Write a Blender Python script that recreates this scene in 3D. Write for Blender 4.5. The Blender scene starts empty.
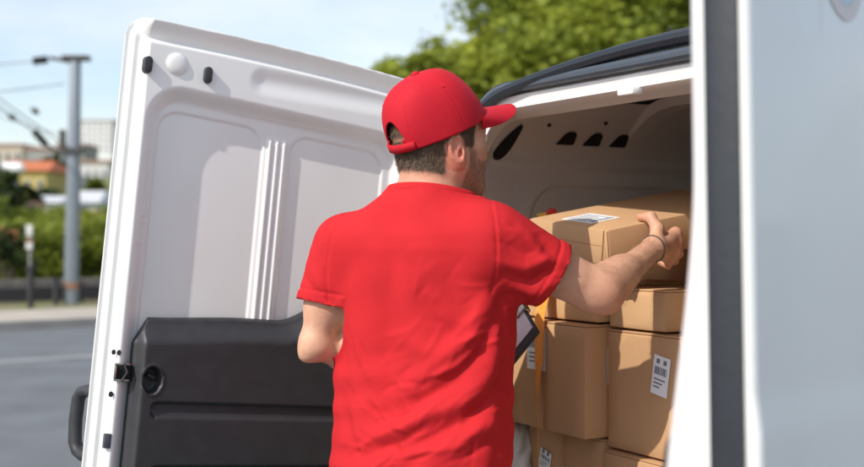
import bpy, bmesh, math, random
import numpy as np
from mathutils import Vector, Matrix
R = math.radians
random.seed(7); rng = np.random.default_rng(7)
SC = bpy.context.scene
COL = SC.collection

# ------------------------------------------------------------------ camera
F = 1150.0; CZ = 1.40                      # focal length in photo pixels, eye height
cam_d = bpy.data.cameras.new('camera'); cam = bpy.data.objects.new('camera', cam_d); COL.objects.link(cam)
cam.location = (0, 0, CZ); cam.rotation_euler = (R(90), 0, 0)
cam_d.sensor_width = 36; cam_d.lens = 36*F/864
cam_d.clip_start = 0.05; cam_d.clip_end = 3000
cam_d.dof.use_dof = True; cam_d.dof.focus_distance = 2.38
cam_d.dof.aperture_fstop = cam_d.lens/1000/0.0168
SC.camera = cam
# ------------------------------------------------------------------ world
SUN_AZ = (-0.732, -0.681); SUN_EL = 41.0        # horizontal direction towards the sun
w = bpy.data.worlds.new('World'); SC.world = w; w.use_nodes = True
nt = w.node_tree; nt.nodes.clear()
out = nt.nodes.new('ShaderNodeOutputWorld'); bg = nt.nodes.new('ShaderNodeBackground')
sky = nt.nodes.new('ShaderNodeTexSky'); sky.sky_type = 'NISHITA'; sky.sun_disc = False
sky.sun_elevation = R(SUN_EL); sky.sun_rotation = math.atan2(SUN_AZ[0], SUN_AZ[1])
sky.air_density = 1.0; sky.dust_density = 1.2; sky.ozone_density = 1.6
tc = nt.nodes.new('ShaderNodeTexCoord'); mp = nt.nodes.new('ShaderNodeMapping'); mp.inputs['Scale'].default_value = (1.3, 1.3, 4.0)
nz = nt.nodes.new('ShaderNodeTexNoise'); nz.inputs['Scale'].default_value = 2.6; nz.inputs['Detail'].default_value = 6; nz.inputs['Roughness'].default_value = .55
rp = nt.nodes.new('ShaderNodeValToRGB'); rp.color_ramp.elements[0].position = .36; rp.color_ramp.elements[0].color = (.10, .10, .10, 1)
rp.color_ramp.elements[1].position = .74; rp.color_ramp.elements[1].color = (.62, .62, .62, 1)
mx = nt.nodes.new('ShaderNodeMix'); mx.data_type = 'RGBA'; mx.inputs[7].default_value = (6.15, 6.05, 5.85, 1)
nt.links.new(tc.outputs['Generated'], mp.inputs[0]); nt.links.new(mp.outputs[0], nz.inputs['Vector'])
nt.links.new(nz.outputs[0], rp.inputs[0]); nt.links.new(rp.outputs[0], mx.inputs[0])
nt.links.new(sky.outputs[0], mx.inputs[6]); nt.links.new(mx.outputs[2], bg.inputs[0]); nt.links.new(bg.outputs[0], out.inputs[0])
bg.inputs[1].default_value = 0.15
# ------------------------------------------------------------------ sun
sd = bpy.data.lights.new('sun', 'SUN'); sun = bpy.data.objects.new('sun', sd); COL.objects.link(sun)
sd.energy = 3.2; sd.angle = R(0.53); sd.color = (1.0, .95, .87)
ch = math.cos(R(SUN_EL))
sun.rotation_euler = Vector((SUN_AZ[0]*ch, SUN_AZ[1]*ch, math.sin(R(SUN_EL)))).to_track_quat('Z', 'Y').to_euler()
sun.location = (-10, -8, 15)
SC.view_settings.view_transform = 'Standard'; SC.view_settings.look = 'None'
SC.view_settings.exposure = 0.38; SC.view_settings.gamma = 1.0
SC.cycles.use_denoising = True
SC.cycles.max_bounces = 8

# ------------------------------------------------------------------ materials
def mat(name, col, rough=.5, metal=0., spec=.5, noise=0., nscale=8., bump=0., bscale=60., coat=0., col2=None, detail=4., sss=0., sheen=0., trans=0., stretch=None):
    m = bpy.data.materials.new(name); m.use_nodes = True
    n = m.node_tree.nodes; l = m.node_tree.links; b = n['Principled BSDF']
    b.inputs['Base Color'].default_value = (*col, 1); b.inputs['Roughness'].default_value = rough
    b.inputs['Metallic'].default_value = metal; b.inputs['Specular IOR Level'].default_value = spec
    b.inputs['Coat Weight'].default_value = coat; b.inputs['Coat Roughness'].default_value = .08
    if sheen: b.inputs['Sheen Weight'].default_value = sheen
    if sss: b.inputs['Subsurface Weight'].default_value = sss; b.inputs['Subsurface Radius'].default_value = (.012, .004, .002)
    if trans: b.inputs['Transmission Weight'].default_value = trans
    t = n.new('ShaderNodeTexCoord'); src = t.outputs['Object']
    if stretch:
        q = n.new('ShaderNodeMapping'); q.inputs['Scale'].default_value = stretch; l.new(src, q.inputs[0]); src = q.outputs[0]
    if noise or col2:
        z = n.new('ShaderNodeTexNoise'); z.inputs['Scale'].default_value = nscale; z.inputs['Detail'].default_value = detail
        l.new(src, z.inputs['Vector'])
        r = n.new('ShaderNodeValToRGB'); r.color_ramp.elements[0].position = .32; r.color_ramp.elements[1].position = .68
        c2 = col2 or tuple(min(1, c*(1+noise)) for c in col); c1 = col if col2 else tuple(c*(1-noise) for c in col)
        r.color_ramp.elements[0].color = (*c1, 1); r.color_ramp.elements[1].color = (*c2, 1)
        l.new(z.outputs[0], r.inputs[0]); l.new(r.outputs[0], b.inputs['Base Color'])
    if bump:
        z2 = n.new('ShaderNodeTexNoise'); z2.inputs['Scale'].default_value = bscale; z2.inputs['Detail'].default_value = 5
        l.new(src, z2.inputs['Vector'])
        bp = n.new('ShaderNodeBump'); bp.inputs['Strength'].default_value = bump; bp.inputs['Distance'].default_value = .01
        l.new(z2.outputs[0], bp.inputs['Height']); l.new(bp.outputs[0], b.inputs['Normal'])
    return m
M = {}
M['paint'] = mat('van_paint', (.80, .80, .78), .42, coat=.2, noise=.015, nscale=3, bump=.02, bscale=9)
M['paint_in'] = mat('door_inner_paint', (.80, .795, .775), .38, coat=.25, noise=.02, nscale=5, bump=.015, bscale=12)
M['cavity'] = mat('cargo_lining_shaded', (.60, .595, .585), .42, noise=.05, nscale=4, bump=.02)  # van white toned down: part of the interior's shade is in this colour
M['plastic'] = mat('dark_trim_plastic', (.030, .030, .033), .48, noise=.12, nscale=25, bump=.12, bscale=420)
M['rubber'] = mat('rubber', (.013, .017, .024), .5, noise=.1, nscale=20, bump=.05, bscale=80)
M['rubber_b'] = mat('rubber_gasket', (.06, .075, .095), .42, spec=.6)
M['black'] = mat('flat_black', (.006, .006, .006), .9)  # flat black; on plates for openings it stands for their unlit inside
M['metal'] = mat('bare_metal', (.45, .43, .40), .35, metal=1., noise=.2, nscale=60)
M['darkmetal'] = mat('dark_metal', (.09, .085, .08), .4, metal=.8)
M['glass'] = mat('window_glass', (.03, .04, .05), .06, spec=.8)
M['redlens'] = mat('tail_lamp_lens', (.45, .01, .01), .15, coat=1.)
M['tyre'] = mat('tyre', (.02, .02, .02), .8)
M['shirt'] = mat('red_cotton', (.50, .017, .022), .85, spec=.2, noise=.05, nscale=14, bump=.10, bscale=700)
M['cap'] = mat('red_cap_cloth', (.50, .006, .018), .75, spec=.3, noise=.04, nscale=20, bump=.16, bscale=900)
M['hair'] = mat('brown_hair', (.085, .052, .032), .6, col2=(.20, .13, .08), nscale=120)
M['jeans'] = mat('dark_jeans', (.03, .045, .09), .85, noise=.25, nscale=120, bump=.1, bscale=500)
M['shoe'] = mat('grey_shoe', (.12, .12, .13), .7)
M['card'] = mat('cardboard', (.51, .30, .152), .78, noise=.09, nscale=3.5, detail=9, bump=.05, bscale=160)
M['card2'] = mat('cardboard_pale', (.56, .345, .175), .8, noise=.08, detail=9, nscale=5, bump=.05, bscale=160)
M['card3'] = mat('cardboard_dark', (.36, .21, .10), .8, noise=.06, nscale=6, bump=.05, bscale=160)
M['tape'] = mat('brown_tape', (.44, .25, .11), .3, spec=.5)
M['label'] = mat('label_paper', (.80, .82, .84), .6)
M['ink'] = mat('label_ink', (.16, .17, .20), .7)
M['strap'] = mat('orange_strap', (.88, .33, .06), .55, noise=.12, nscale=90)
M['redstrap'] = mat('red_hook', (.6, .02, .02), .4)
M['sack'] = mat('white_sack', (.72, .72, .71), .5, noise=.04, nscale=10, bump=.2, bscale=14)
M['asphalt'] = mat('asphalt', (.135, .145, .155), .9, noise=.16, nscale=1.4, bump=.3, bscale=120, detail=10)
M['roadpaint'] = mat('worn_road_paint', (.22, .225, .23), .8, col2=(.30, .30, .30), nscale=5)
M['pave'] = mat('pavement_concrete', (.42, .37, .31), .9, noise=.12, nscale=1.2, detail=8)
M['kerb'] = mat('kerb_stone', (.30, .28, .26), .9, noise=.1, nscale=3)
M['dirt'] = mat('dirt', (.22, .17, .11), .95, col2=(.16, .19, .06), nscale=1.1, detail=8)
M['grassland'] = mat('ground_grass', (.10, .135, .03), .95, col2=(.17, .17, .06), nscale=.35, detail=9)
M['wallstone'] = mat('low_wall_stone', (.20, .18, .16), .95, noise=.25, nscale=6)
M['fence'] = mat('dark_fence', (.035, .032, .036), .7)
M['pole'] = mat('galvanised_pole', (.22, .25, .285), .55, metal=.2, noise=.12, nscale=3, stretch=(1, 1, .2))
M['rust'] = mat('rust', (.26, .14, .09), .9)
M['wire'] = mat('wire', (.25, .27, .30), .6)
M['trunk'] = mat('bark', (.10, .075, .055), .95, noise=.3, nscale=12)
for nm_, c1, c2 in (('leaf_a', (.15, .205, .03), (.45, .49, .07)), ('leaf_b', (.12, .16, .02), (.24, .29, .04)), ('leaf_c', (.03, .055, .016), (.09, .12, .035)), ('leaf_d', (.19, .24, .03), (.36, .39, .06))):
    M[nm_] = mat(nm_, c1, .6, col2=c2, nscale=1.3, detail=3, spec=.3)
    b_ = M[nm_].node_tree.nodes['Principled BSDF']
    n_ = M[nm_].node_tree.nodes; l_ = M[nm_].node_tree.links; tr = n_.new('ShaderNodeBsdfTranslucent'); ms = n_.new('ShaderNodeMixShader'); ms.inputs[0].default_value = .42
    l_.new(b_.inputs['Base Color'].links[0].from_socket, tr.inputs[0]); l_.new(b_.outputs[0], ms.inputs[1]); l_.new(tr.outputs[0], ms.inputs[2]); l_.new(ms.outputs[0], n_['Material Output'].inputs[0])
def wallmat(n, c): M[n] = mat(n, c, .9, noise=.05, nscale=.6)
wallmat('w_white', (.76, .76, .75)); wallmat('w_cream', (.52, .45, .36)); wallmat('w_yellow', (.50, .40, .14)); wallmat('w_grey', (.33, .32, .31)); wallmat('w_pale', (.62, .61, .60))
M['roof_o'] = mat('orange_tiles', (.50, .15, .06), .9, noise=.15, nscale=3)
M['roof_w'] = mat('pale_roof', (.55, .56, .58), .8, noise=.06, nscale=1)
M['roof_b'] = mat('brown_roof', (.36, .22, .16), .9, noise=.1, nscale=1)
M['shade'] = mat('dark_window', (.07, .08, .10), .4)

# ------------------------------------------------------------------ helpers
def px(x, y, D): return Vector(((x-432)/F*D, D, CZ+(233.5-y)/F*D))   # a pixel of the photo at a chosen depth -> world point
def link(o, parent=None):
    COL.objects.link(o)
    if parent: o.parent = parent
    return o
def tag(o, label=None, cat=None, group=None, kind=None):
    if label: o['label'] = label
    if cat: o['category'] = cat
    if group: o['group'] = group
    if kind: o['kind'] = kind
    return o
def empty(name, loc=(0, 0, 0), rz=0.):
    o = bpy.data.objects.new(name, None); o.location = loc; o.rotation_euler = (0, 0, rz); o.empty_display_size = .1
    return link(o)
def np_mesh(name, V, Fq, m, parent=None, smooth=True, angle=None):
    me = bpy.data.meshes.new(name); V = np.asarray(V, dtype=np.float32)
    if isinstance(Fq, np.ndarray):
        k = Fq.shape[1]; n = len(Fq)
        me.vertices.add(len(V)); me.vertices.foreach_set('co', V.ravel())
        me.loops.add(n*k); me.loops.foreach_set('vertex_index', Fq.astype(np.int32).ravel())
        me.polygons.add(n); me.polygons.foreach_set('loop_start', np.arange(0, n*k, k, dtype=np.int32))
        me.update(calc_edges=True); me.validate()
    else:
        me.from_pydata([tuple(v) for v in V], [], Fq); me.update()
    for mm in (m if isinstance(m, (list, tuple)) else [m]): me.materials.append(mm)
    me.polygons.foreach_set('use_smooth', np.full(len(me.polygons), smooth, dtype=bool))
    if smooth and angle:
        try: me.set_sharp_from_angle(angle=R(angle))
        except Exception: pass
    return link(bpy.data.objects.new(name, me), parent)
class MB:
    """collects shapes and links them as ONE mesh object"""
    def __init__(s): s.v = []; s.f = []; s.mi = []; s.cur = 0
    def add(s, vs, fs):
        o = len(s.v); s.v += [tuple(p) for p in vs]; s.f += [tuple(i+o for i in f) for f in fs]; s.mi += [s.cur]*len(fs); return s
    def box(s, x0, x1, y0, y1, z0, z1, m=None):
        vs = [Vector(p) for p in ((x0, y0, z0), (x1, y0, z0), (x1, y1, z0), (x0, y1, z0), (x0, y0, z1), (x1, y0, z1), (x1, y1, z1), (x0, y1, z1))]
        if m: vs = [m @ p for p in vs]
        return s.add(vs, [(0, 3, 2, 1), (4, 5, 6, 7), (0, 1, 5, 4), (1, 2, 6, 5), (2, 3, 7, 6), (3, 0, 4, 7)])
    def tube(s, pts, r, n=10, caps=True):
        pts = [Vector(p) for p in pts]; rr = r if isinstance(r, (list, tuple)) else [r]*len(pts); base = len(s.v); up = None
        for i, p in enumerate(pts):
            d = (pts[min(i+1, len(pts)-1)]-pts[max(i-1, 0)]).normalized()
            if up is None: up = Vector((0, 0, 1)) if abs(d.z) < .9 else Vector((1, 0, 0))
            a = d.cross(up).normalized(); b = a.cross(d).normalized(); up = b
            for k in range(n):
                t = 2*math.pi*k/n; s.v.append(tuple(p+a*(rr[i]*math.cos(t))+b*(rr[i]*math.sin(t))))
        for i in range(len(pts)-1):
            for k in range(n):
                s.f.append((base+i*n+k, base+i*n+(k+1) % n, base+(i+1)*n+(k+1) % n, base+(i+1)*n+k)); s.mi.append(s.cur)
        if caps:
            s.f.append(tuple(base+k for k in range(n))[::-1]); s.f.append(tuple(base+(len(pts)-1)*n+k for k in range(n))); s.mi += [s.cur]*2
        return s
    def prism(s, poly, fn0, fn1):
        """poly: 2-D points; fn0/fn1 map a 2-D point to the two ends"""
        n = len(poly); vs = [fn0(p) for p in poly]+[fn1(p) for p in poly]
        return s.add(vs, [tuple(range(n))[::-1], tuple(range(n, 2*n))]+[(i, (i+1) % n, n+(i+1) % n, n+i) for i in range(n)])
    def build(s, name, m, parent=None, bevel=0., smooth=False, seg=2, angle=35):
        me = bpy.data.meshes.new(name); me.from_pydata(s.v, [], s.f)
        for mm in (m if isinstance(m, (list, tuple)) else [m]): me.materials.append(mm)
        me.polygons.foreach_set('material_index', s.mi)
        bm = bmesh.new(); bm.from_mesh(me); bmesh.ops.recalc_face_normals(bm, faces=bm.faces)
        if bevel:
            es = [e for e in bm.edges if len(e.link_faces) == 2 and e.calc_face_angle(0) > R(30)]
            bmesh.ops.bevel(bm, geom=es, offset=bevel, segments=seg, profile=.5, affect='EDGES')
        bm.to_mesh(me); bm.free()
        if smooth or bevel:
            me.polygons.foreach_set('use_smooth', np.ones(len(me.polygons), dtype=bool))
            me.set_sharp_from_angle(angle=R(angle))
        return link(bpy.data.objects.new(name, me), parent)
def sst(x, a, b):
    t = np.clip((x-a)/(b-a), 0, 1); return t*t*(3-2*t)
def rrect(x, y, x0, x1, y0, y1, r):
    """signed distance to a rounded rectangle, negative inside"""
    cx, cy = (x0+x1)/2, (y0+y1)/2; qx = np.abs(x-cx)-(x1-x0)/2+r; qy = np.abs(y-cy)-(y1-y0)/2+r
    return np.hypot(np.maximum(qx, 0), np.maximum(qy, 0))+np.minimum(np.maximum(qx, qy), 0)-r

# ---- implicit surfaces: a rectilinear field of smooth-blended primitives, meshed by surface nets
class Field:
    def __init__(s, xs, ys, zs):
        s.ax = [np.asarray(a, dtype=np.float32) for a in (xs, ys, zs)]
        s.D = np.full([len(a) for a in s.ax], .06, dtype=np.float32)
    def _sl(s, lo, hi): return tuple(slice(max(0, int(np.searchsorted(a, l))-1), int(np.searchsorted(a, h))+1) for a, l, h in zip(s.ax, lo, hi))
    def _g(s, sl): return s.ax[0][sl[0]][:, None, None], s.ax[1][sl[1]][None, :, None], s.ax[2][sl[2]][None, None, :]
    def op(s, fn, lo, hi, k=.02, mode='add'):
        m = .03+k; sl = s._sl([l-m for l in lo], [h+m for h in hi]); X, Y, Z = s._g(sl)
        if 0 in s.D[sl].shape: return
        d = fn(X, Y, Z).astype(np.float32); a = s.D[sl]
        if mode == 'add':
            h = np.maximum(k-np.abs(a-d), 0)/k; s.D[sl] = np.minimum(a, d)-h*h*k/4
        else:
            h = np.maximum(k-np.abs(a+d), 0)/k; s.D[sl] = np.maximum(a, -d)+h*h*k/4
    def cone(s, a, b, ra, rb=None, k=.02, mode='add'):
        a = Vector(a); b = Vector(b); rb = ra if rb is None else rb; ab = b-a; L2 = max(ab.length_squared, 1e-9); r = max(ra, rb)
        def fn(X, Y, Z):
            t = np.clip(((X-a.x)*ab.x+(Y-a.y)*ab.y+(Z-a.z)*ab.z)/L2, 0, 1)
            return np.sqrt((X-a.x-t*ab.x)**2+(Y-a.y-t*ab.y)**2+(Z-a.z-t*ab.z)**2)-(ra+(rb-ra)*t)
        s.op(fn, [min(a[i], b[i])-r for i in range(3)], [max(a[i], b[i])+r for i in range(3)], k, mode)
    def ell(s, c, rad, rot=None, k=.02, mode='add'):
        c = Vector(c); m = (rot or Matrix.Identity(3)).transposed(); R_ = max(rad)
        def fn(X, Y, Z):
            x, y, z = X-c.x, Y-c.y, Z-c.z
            q = [(m[i][0]*x+m[i][1]*y+m[i][2]*z) for i in range(3)]
            k0 = np.sqrt(sum((q[i]/rad[i])**2 for i in range(3))); k1 = np.sqrt(sum((q[i]/rad[i]**2)**2 for i in range(3)))+1e-6
            return k0*(k0-1)/k1
        s.op(fn, [c[i]-R_ for i in range(3)], [c[i]+R_ for i in range(3)], k, mode)
    def mesh(s):
        D = s.D; S = D < 0; nx, ny, nz = D.shape
        c = np.zeros((nx-1, ny-1, nz-1), dtype=np.uint8)
        for i in (0, 1):
            for j in (0, 1):
                for k in (0, 1): c += S[i:nx-1+i, j:ny-1+j, k:nz-1+k]
        act = np.argwhere((c > 0) & (c < 8)); idx = np.full(c.shape, -1, dtype=np.int32)
        I, J, K = act.T; idx[I, J, K] = np.arange(len(act))
        val = {}; off = [(i, j, k) for i in (0, 1) for j in (0, 1) for k in (0, 1)]
        for o in off: val[o] = D[I+o[0], J+o[1], K+o[2]]
        P = np.zeros((len(act), 3), dtype=np.float64); n = np.zeros(len(act))
        for o in off:
            for ax_ in range(3):
                if o[ax_]: continue
                o2 = list(o); o2[ax_] = 1; o2 = tuple(o2); a, b = val[o], val[o2]; msk = (a < 0) != (b < 0)
                t = np.where(msk, a/np.where(a-b == 0, 1, a-b), 0); q = np.tile(np.array(o, dtype=np.float64), (len(act), 1)); q[:, ax_] = t
                P[msk] += q[msk]; n[msk] += 1
        P /= n[:, None]; V = np.zeros_like(P)
        for d_, ii in enumerate((I, J, K)):
            a = s.ax[d_]; V[:, d_] = a[ii]+P[:, d_]*(a[ii+1]-a[ii])
        fs = []
        for d_ in range(3):
            sl0 = [slice(1, -1)]*3; sl0[d_] = slice(0, -1); sl1 = [slice(1, -1)]*3; sl1[d_] = slice(1, None)
            e = np.argwhere(S[tuple(sl0)] != S[tuple(sl1)]); o = [1, 1, 1]; o[d_] = 0; e = e+np.array(o)
            u_, v_ = [(1, 2), (2, 0), (0, 1)][d_]
            def cell(du, dv):
                q = e.copy(); q[:, u_] -= du; q[:, v_] -= dv; return idx[q[:, 0], q[:, 1], q[:, 2]]
            qd = np.stack([cell(1, 1), cell(0, 1), cell(0, 0), cell(1, 0)], 1); flip = ~S[e[:, 0], e[:, 1], e[:, 2]]
            qd[flip] = qd[flip][:, ::-1]; fs.append(qd)
        Q = np.concatenate(fs); return V, Q[(Q >= 0).all(1)]
def vnormals(V, Q):
    n = np.cross(V[Q[:, 2]]-V[Q[:, 0]], V[Q[:, 3]]-V[Q[:, 1]]); N = np.zeros_like(V)
    for i in range(4): np.add.at(N, Q[:, i], n)
    return N/np.maximum(np.linalg.norm(N, axis=1, keepdims=True), 1e-9)
def relax(V, Q, it=2, lam=.5, fixed=None):
    V = V.copy()
    for _ in range(it):
        A = np.zeros_like(V); c = np.zeros(len(V))
        for i in range(4):
            j = (i+1) % 4
            np.add.at(A, Q[:, i], V[Q[:, j]]); np.add.at(c, Q[:, i], 1); np.add.at(A, Q[:, j], V[Q[:, i]]); np.add.at(c, Q[:, j], 1)
        new = V+lam*(A/np.maximum(c, 1)[:, None]-V)
        if fixed is not None: new[fixed] = V[fixed]
        V = new
    return V
def axis(*segs):
    """(start, end, step), ... -> one increasing axis"""
    out_ = []
    for a, b, st in segs: out_ += list(np.arange(a, b-1e-6, st))
    out_.append(segs[-1][1]); return np.array(out_)

# ------------------------------------------------------------------ setting: ground, road, pavement, hillside
RD = Vector((.80, .60, 0)); RN = Vector((-.60, .80, 0))               # along and across the road
RM = Matrix(((RD.x, RN.x, 0, 0), (RD.y, RN.y, 0, 0), (0, 0, 1, 0), (0, 0, 0, 1)))
def sheet(name, s0, s1, n0, n1, z, m, kind='structure', z0=None):
    b = MB()
    if z0 is None: b.add([RM @ Vector(p) for p in ((s0, n0, z), (s1, n0, z), (s1, n1, z), (s0, n1, z))], [(0, 1, 2, 3)])
    else: b.box(s0, s1, n0, n1, z0, z, RM)
    return tag(b.build(name, m), kind=kind)
xs = np.concatenate([np.linspace(-1400, -200, 13), np.linspace(-180, 180, 61), np.linspace(200, 1400, 13)])
ys = np.concatenate([[-300, -100, -30], np.linspace(-10, 60, 15), np.linspace(65, 420, 72), np.linspace(450, 2200, 18)])
GX, GY = np.meshgrid(xs, ys, indexing='ij')
def hill_z(x, y):
    d = np.asarray(y, dtype=float); z = np.interp(d, [-1e4, 62, 100, 150, 200, 260, 420, 3000], [-.008, -.008, 4.0, 9.0, 13.6, 17.5, 24, 30])
    return z+np.where(d > 70, .5*np.sin(np.asarray(x)*.05+1)+.4*np.sin(d*.07+np.asarray(x)*.03), 0)
GZ = hill_z(GX, GY); n0, n1 = GX.shape
ii = np.arange(n0*n1).reshape(n0, n1)
g = np_mesh('ground', np.stack([GX, GY, GZ], -1).reshape(-1, 3), np.stack([ii[:-1, :-1], ii[1:, :-1], ii[1:, 1:], ii[:-1, 1:]], -1).reshape(-1, 4), M['grassland'])
tag(g, kind='structure')
sheet('road', -60, 90, -12, 16.9, 0, M['asphalt'])
sheet('lane_marking', -60, 90, 12.70, 12.96, .004, M['roadpaint'])
sheet('kerb', -60, 90, 16.905, 17.05, .13, M['kerb'], z0=-.1)
sheet('pavement', -60, 90, 17.05, 19.45, .125, M['pave'], z0=-.1)
sheet('verge', -60, 90, 19.45, 22.6, .10, M['dirt'], z0=-.1)

# ------------------------------------------------------------------ foliage, trees, bushes
def leaves(name, m, parent, blobs, n, size, flat=.35, clump=.0, nclump=0):
    """small leaf quads spread through ellipsoidal blobs (x, y, z, rx, ry, rz), gathered in clumps"""
    blobs = np.array(blobs, dtype=float); vol = blobs[:, 3]*blobs[:, 4]*blobs[:, 5]; nc = nclump or max(30, n//55)
    bi = rng.choice(len(blobs), nc, p=vol**.75/(vol**.75).sum()); d = rng.normal(size=(nc, 3)); d /= np.linalg.norm(d, axis=1, keepdims=True)
    rad = rng.random(nc)**.30; cc = blobs[bi, :3]+d*rad[:, None]*blobs[bi, 3:6]
    k = rng.integers(0, nc, n); sp = clump or (vol.mean()**(1/3))*.16
    p = cc[k]+rng.normal(size=(n, 3))*sp*np.array([1, 1, .6])
    a = rng.normal(size=(n, 3)); a[:, 2] *= flat; a /= np.linalg.norm(a, axis=1, keepdims=True)
    b = rng.normal(size=(n, 3)); b[:, 2] *= .6; b -= a*(a*b).sum(1, keepdims=True); b /= np.linalg.norm(b, axis=1, keepdims=True)
    s = size*(.6+.8*rng.random((n, 1))); a = a*s; b = b*s*.55
    V = np.stack([p-a, p-b*.9, p+a, p+b*.9], 1).reshape(-1, 3)
    return np_mesh(name, V, np.arange(4*n).reshape(-1, 4), m, parent, smooth=False)
def tree(name, x, y, z, label, cat, blobs, n, size, m, trunk_r=.2, group=None, nclump=0, clump=0.):
    t = empty(name, (x, y, z)); tag(t, label, cat, group)
    top = max(b[2] for b in blobs); b = MB(); random.seed(int(x*10+y))
    b.tube([(0, 0, -.2), (.05, .02, top*.3), (-.06, .05, top*.6), (0, 0, top*.95)], [trunk_r*1.2, trunk_r, trunk_r*.7, trunk_r*.25], 10)
    for bb in blobs:
        s_ = (0, 0, max(.3, top*.35)); e_ = (bb[0]*.8, bb[1]*.8, bb[2])
        mid = tuple((s_[i]+e_[i])/2+(random.random()-.5)*.2 for i in range(3))
        b.tube([s_, mid, e_], [trunk_r*.5, trunk_r*.35, trunk_r*.12], 7)
    b.build('trunk', M['trunk'], t, smooth=True)
    leaves('crown', m, t, blobs, n, size, nclump=nclump, clump=clump); return t
big = [(0, 0, 7.6, 3.6, 3.0, 2.6), (-2.4, .3, 6.8, 1.9, 2.0, 1.5), (-2.9, -.2, 4.9, 1.7, 1.4, 1.3), (2.8, -.5, 6.3, 2.6, 2.2, 1.7), (-1.6, -1.6, 5.0, 2.0, 1.6, 1.5), (2.6, -1.2, 4.6, 2.3, 1.8, 1.4), (.6, 0, 9.4, 2.6, 2.4, 1.6), (5.2, -.3, 5.2, 2.2, 2.0, 1.8)]
tree('broadleaf_tree', 5.0, 26.5, .1, 'large bright green broadleaf tree behind the van roof, cut by the top edge', 'tree', big, 90000, .11, M['leaf_a'], .28, nclump=1700, clump=.24)
small = [(0, 0, 4.75, .75, 1, .9), (-.65, 0, 4.45, .5, .7, .72), (-.95, 0, 4.1, .45, .6, .6), (.7, 0, 5.1, .7, .9, .9), (0, .1, 3.4, 1.2, 1.1, 1.0), (1.4, .2, 4.9, .8, .8, .9), (2.2, 0, 4.9, .8, .8, 1.0), (2.6, 0, 3.4, 1., .8, 1.2)]
tree('small_tree', -.62, 27.6, .1, 'smaller round crowned green tree left of the cap, beside the large tree', 'tree', small, 22000, .10, M['leaf_a'], .14, nclump=420, clump=.18)

def bush(x, y, z, label, cat, rx, ry, rz, n, size, m, group=None, name='bush', rows=3):
    t = empty(name, (x, y, z)); tag(t, label, cat, group)
    bl = [(rx*(random.random()-.5)*.8, ry*(random.random()-.5)*.8, rz*(.35+.25*random.random()), rx*.6, ry*.6, rz*.55) for _ in range(rows)]
    leaves('foliage', m, t, bl, n, size)
    b = MB()
    for i in range(5):
        a = i*1.3; b.tube([(0, 0, -.1), (rx*.3*math.cos(a), ry*.3*math.sin(a), rz*.75)], [.04, .015], 6)
    b.build('stem', M['trunk'], t); return t
# the bank of shrubs behind the fence (left of the open door)
def at(pxx, D): return ((pxx-432)/F*D)
BN = 'shrubs growing behind the low fence'
bush(at(2, 27), 27, 0, 'dark green clipped bush at the far left behind the fence', 'bush', 1.6, 1.2, 1.5, 4200, .09, M['leaf_b'], BN)
bush(at(38, 30), 30, 0, 'light green shrub behind the black post left of the mast', 'bush', 1.7, 1.2, 1.65, 4200, .09, M['leaf_d'], BN)
bush(at(66, 33), 33, 0, 'light green shrub directly behind the mast', 'bush', 1.5, 1.2, 1.9, 4000, .09, M['leaf_d'], BN)
bush(at(98, 31), 31, 0, 'green shrub between the mast and the open van door', 'bush', 1.8, 1.2, 1.75, 4200, .09, M['leaf_d'], BN)
bush(at(20, 40), 40, 0, 'tall loose shrub behind the white marker post', 'bush', 2.6, 1.5, 2.4, 4200, .12, M['leaf_b'], BN)
bush(at(84, 42), 42, 0, 'broad shrub bank behind the mast reaching to the white roofs', 'bush', 3.2, 1.5, 2.3, 4600, .12, M['leaf_d'], BN)
bush(at(52, 46), 46, 0, 'broad low green thicket at the foot of the hillside', 'bush', 3.2, 1.6, 2.2, 4600, .13, M['leaf_b'], BN)
def cypress(pxx, D, ytop, w, label, group=None, m='leaf_c'):
    x = at(pxx, D); z = float(hill_z(x, D)); top = CZ+(233.5-ytop)/F*D; h = top-z
    bl = [(0, 0, h*.3, w, w, h*.3), (0, 0, h*.6, w*.8, w*.8, h*.3), (0, 0, h*.82, w*.5, w*.5, h*.2)]
    return tree('conifer_tree', x, D, z, label, 'tree', bl, 3200, .02*D**.5, M[m], w*.15, group)
HG = 'trees among the hillside houses'
cypress(9, 48, 172, .75, 'dark narrow conifer at the left edge in front of the orange roofed house', HG)
cypress(-6, 60, 160, 1.0, 'dark conifer cut by the left edge of the photo', HG)
def hilltree(pxx, D, yc, w, hh, label, m='leaf_c'):
    x = at(pxx, D); z = float(hill_z(x, D)); c = CZ+(233.5-yc)/F*D-z
    return tree('round_tree', x, D, z, label, 'tree', [(0, 0, c, w, w, hh), (w*.6, 0, c-hh*.3, w*.6, w*.6, hh*.7), (-w*.6, 0, c-hh*.2, w*.6, w*.6, hh*.7)], 2400, .018*D**.6, M[m], w*.12, HG)
hilltree(55, 130, 165, 1.1, 1.3, 'round green tree beside the orange roofed house and the mast')
hilltree(48, 95, 200, 1.2, .9, 'dark green tree between the white roofs left of the mast')
hilltree(95, 110, 187, .7, 1.0, 'small green tree in front of the columned building', 'leaf_b')
hilltree(22, 80, 196, 1.0, .9, 'dark tree right of the narrow conifer', 'leaf_c')

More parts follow.
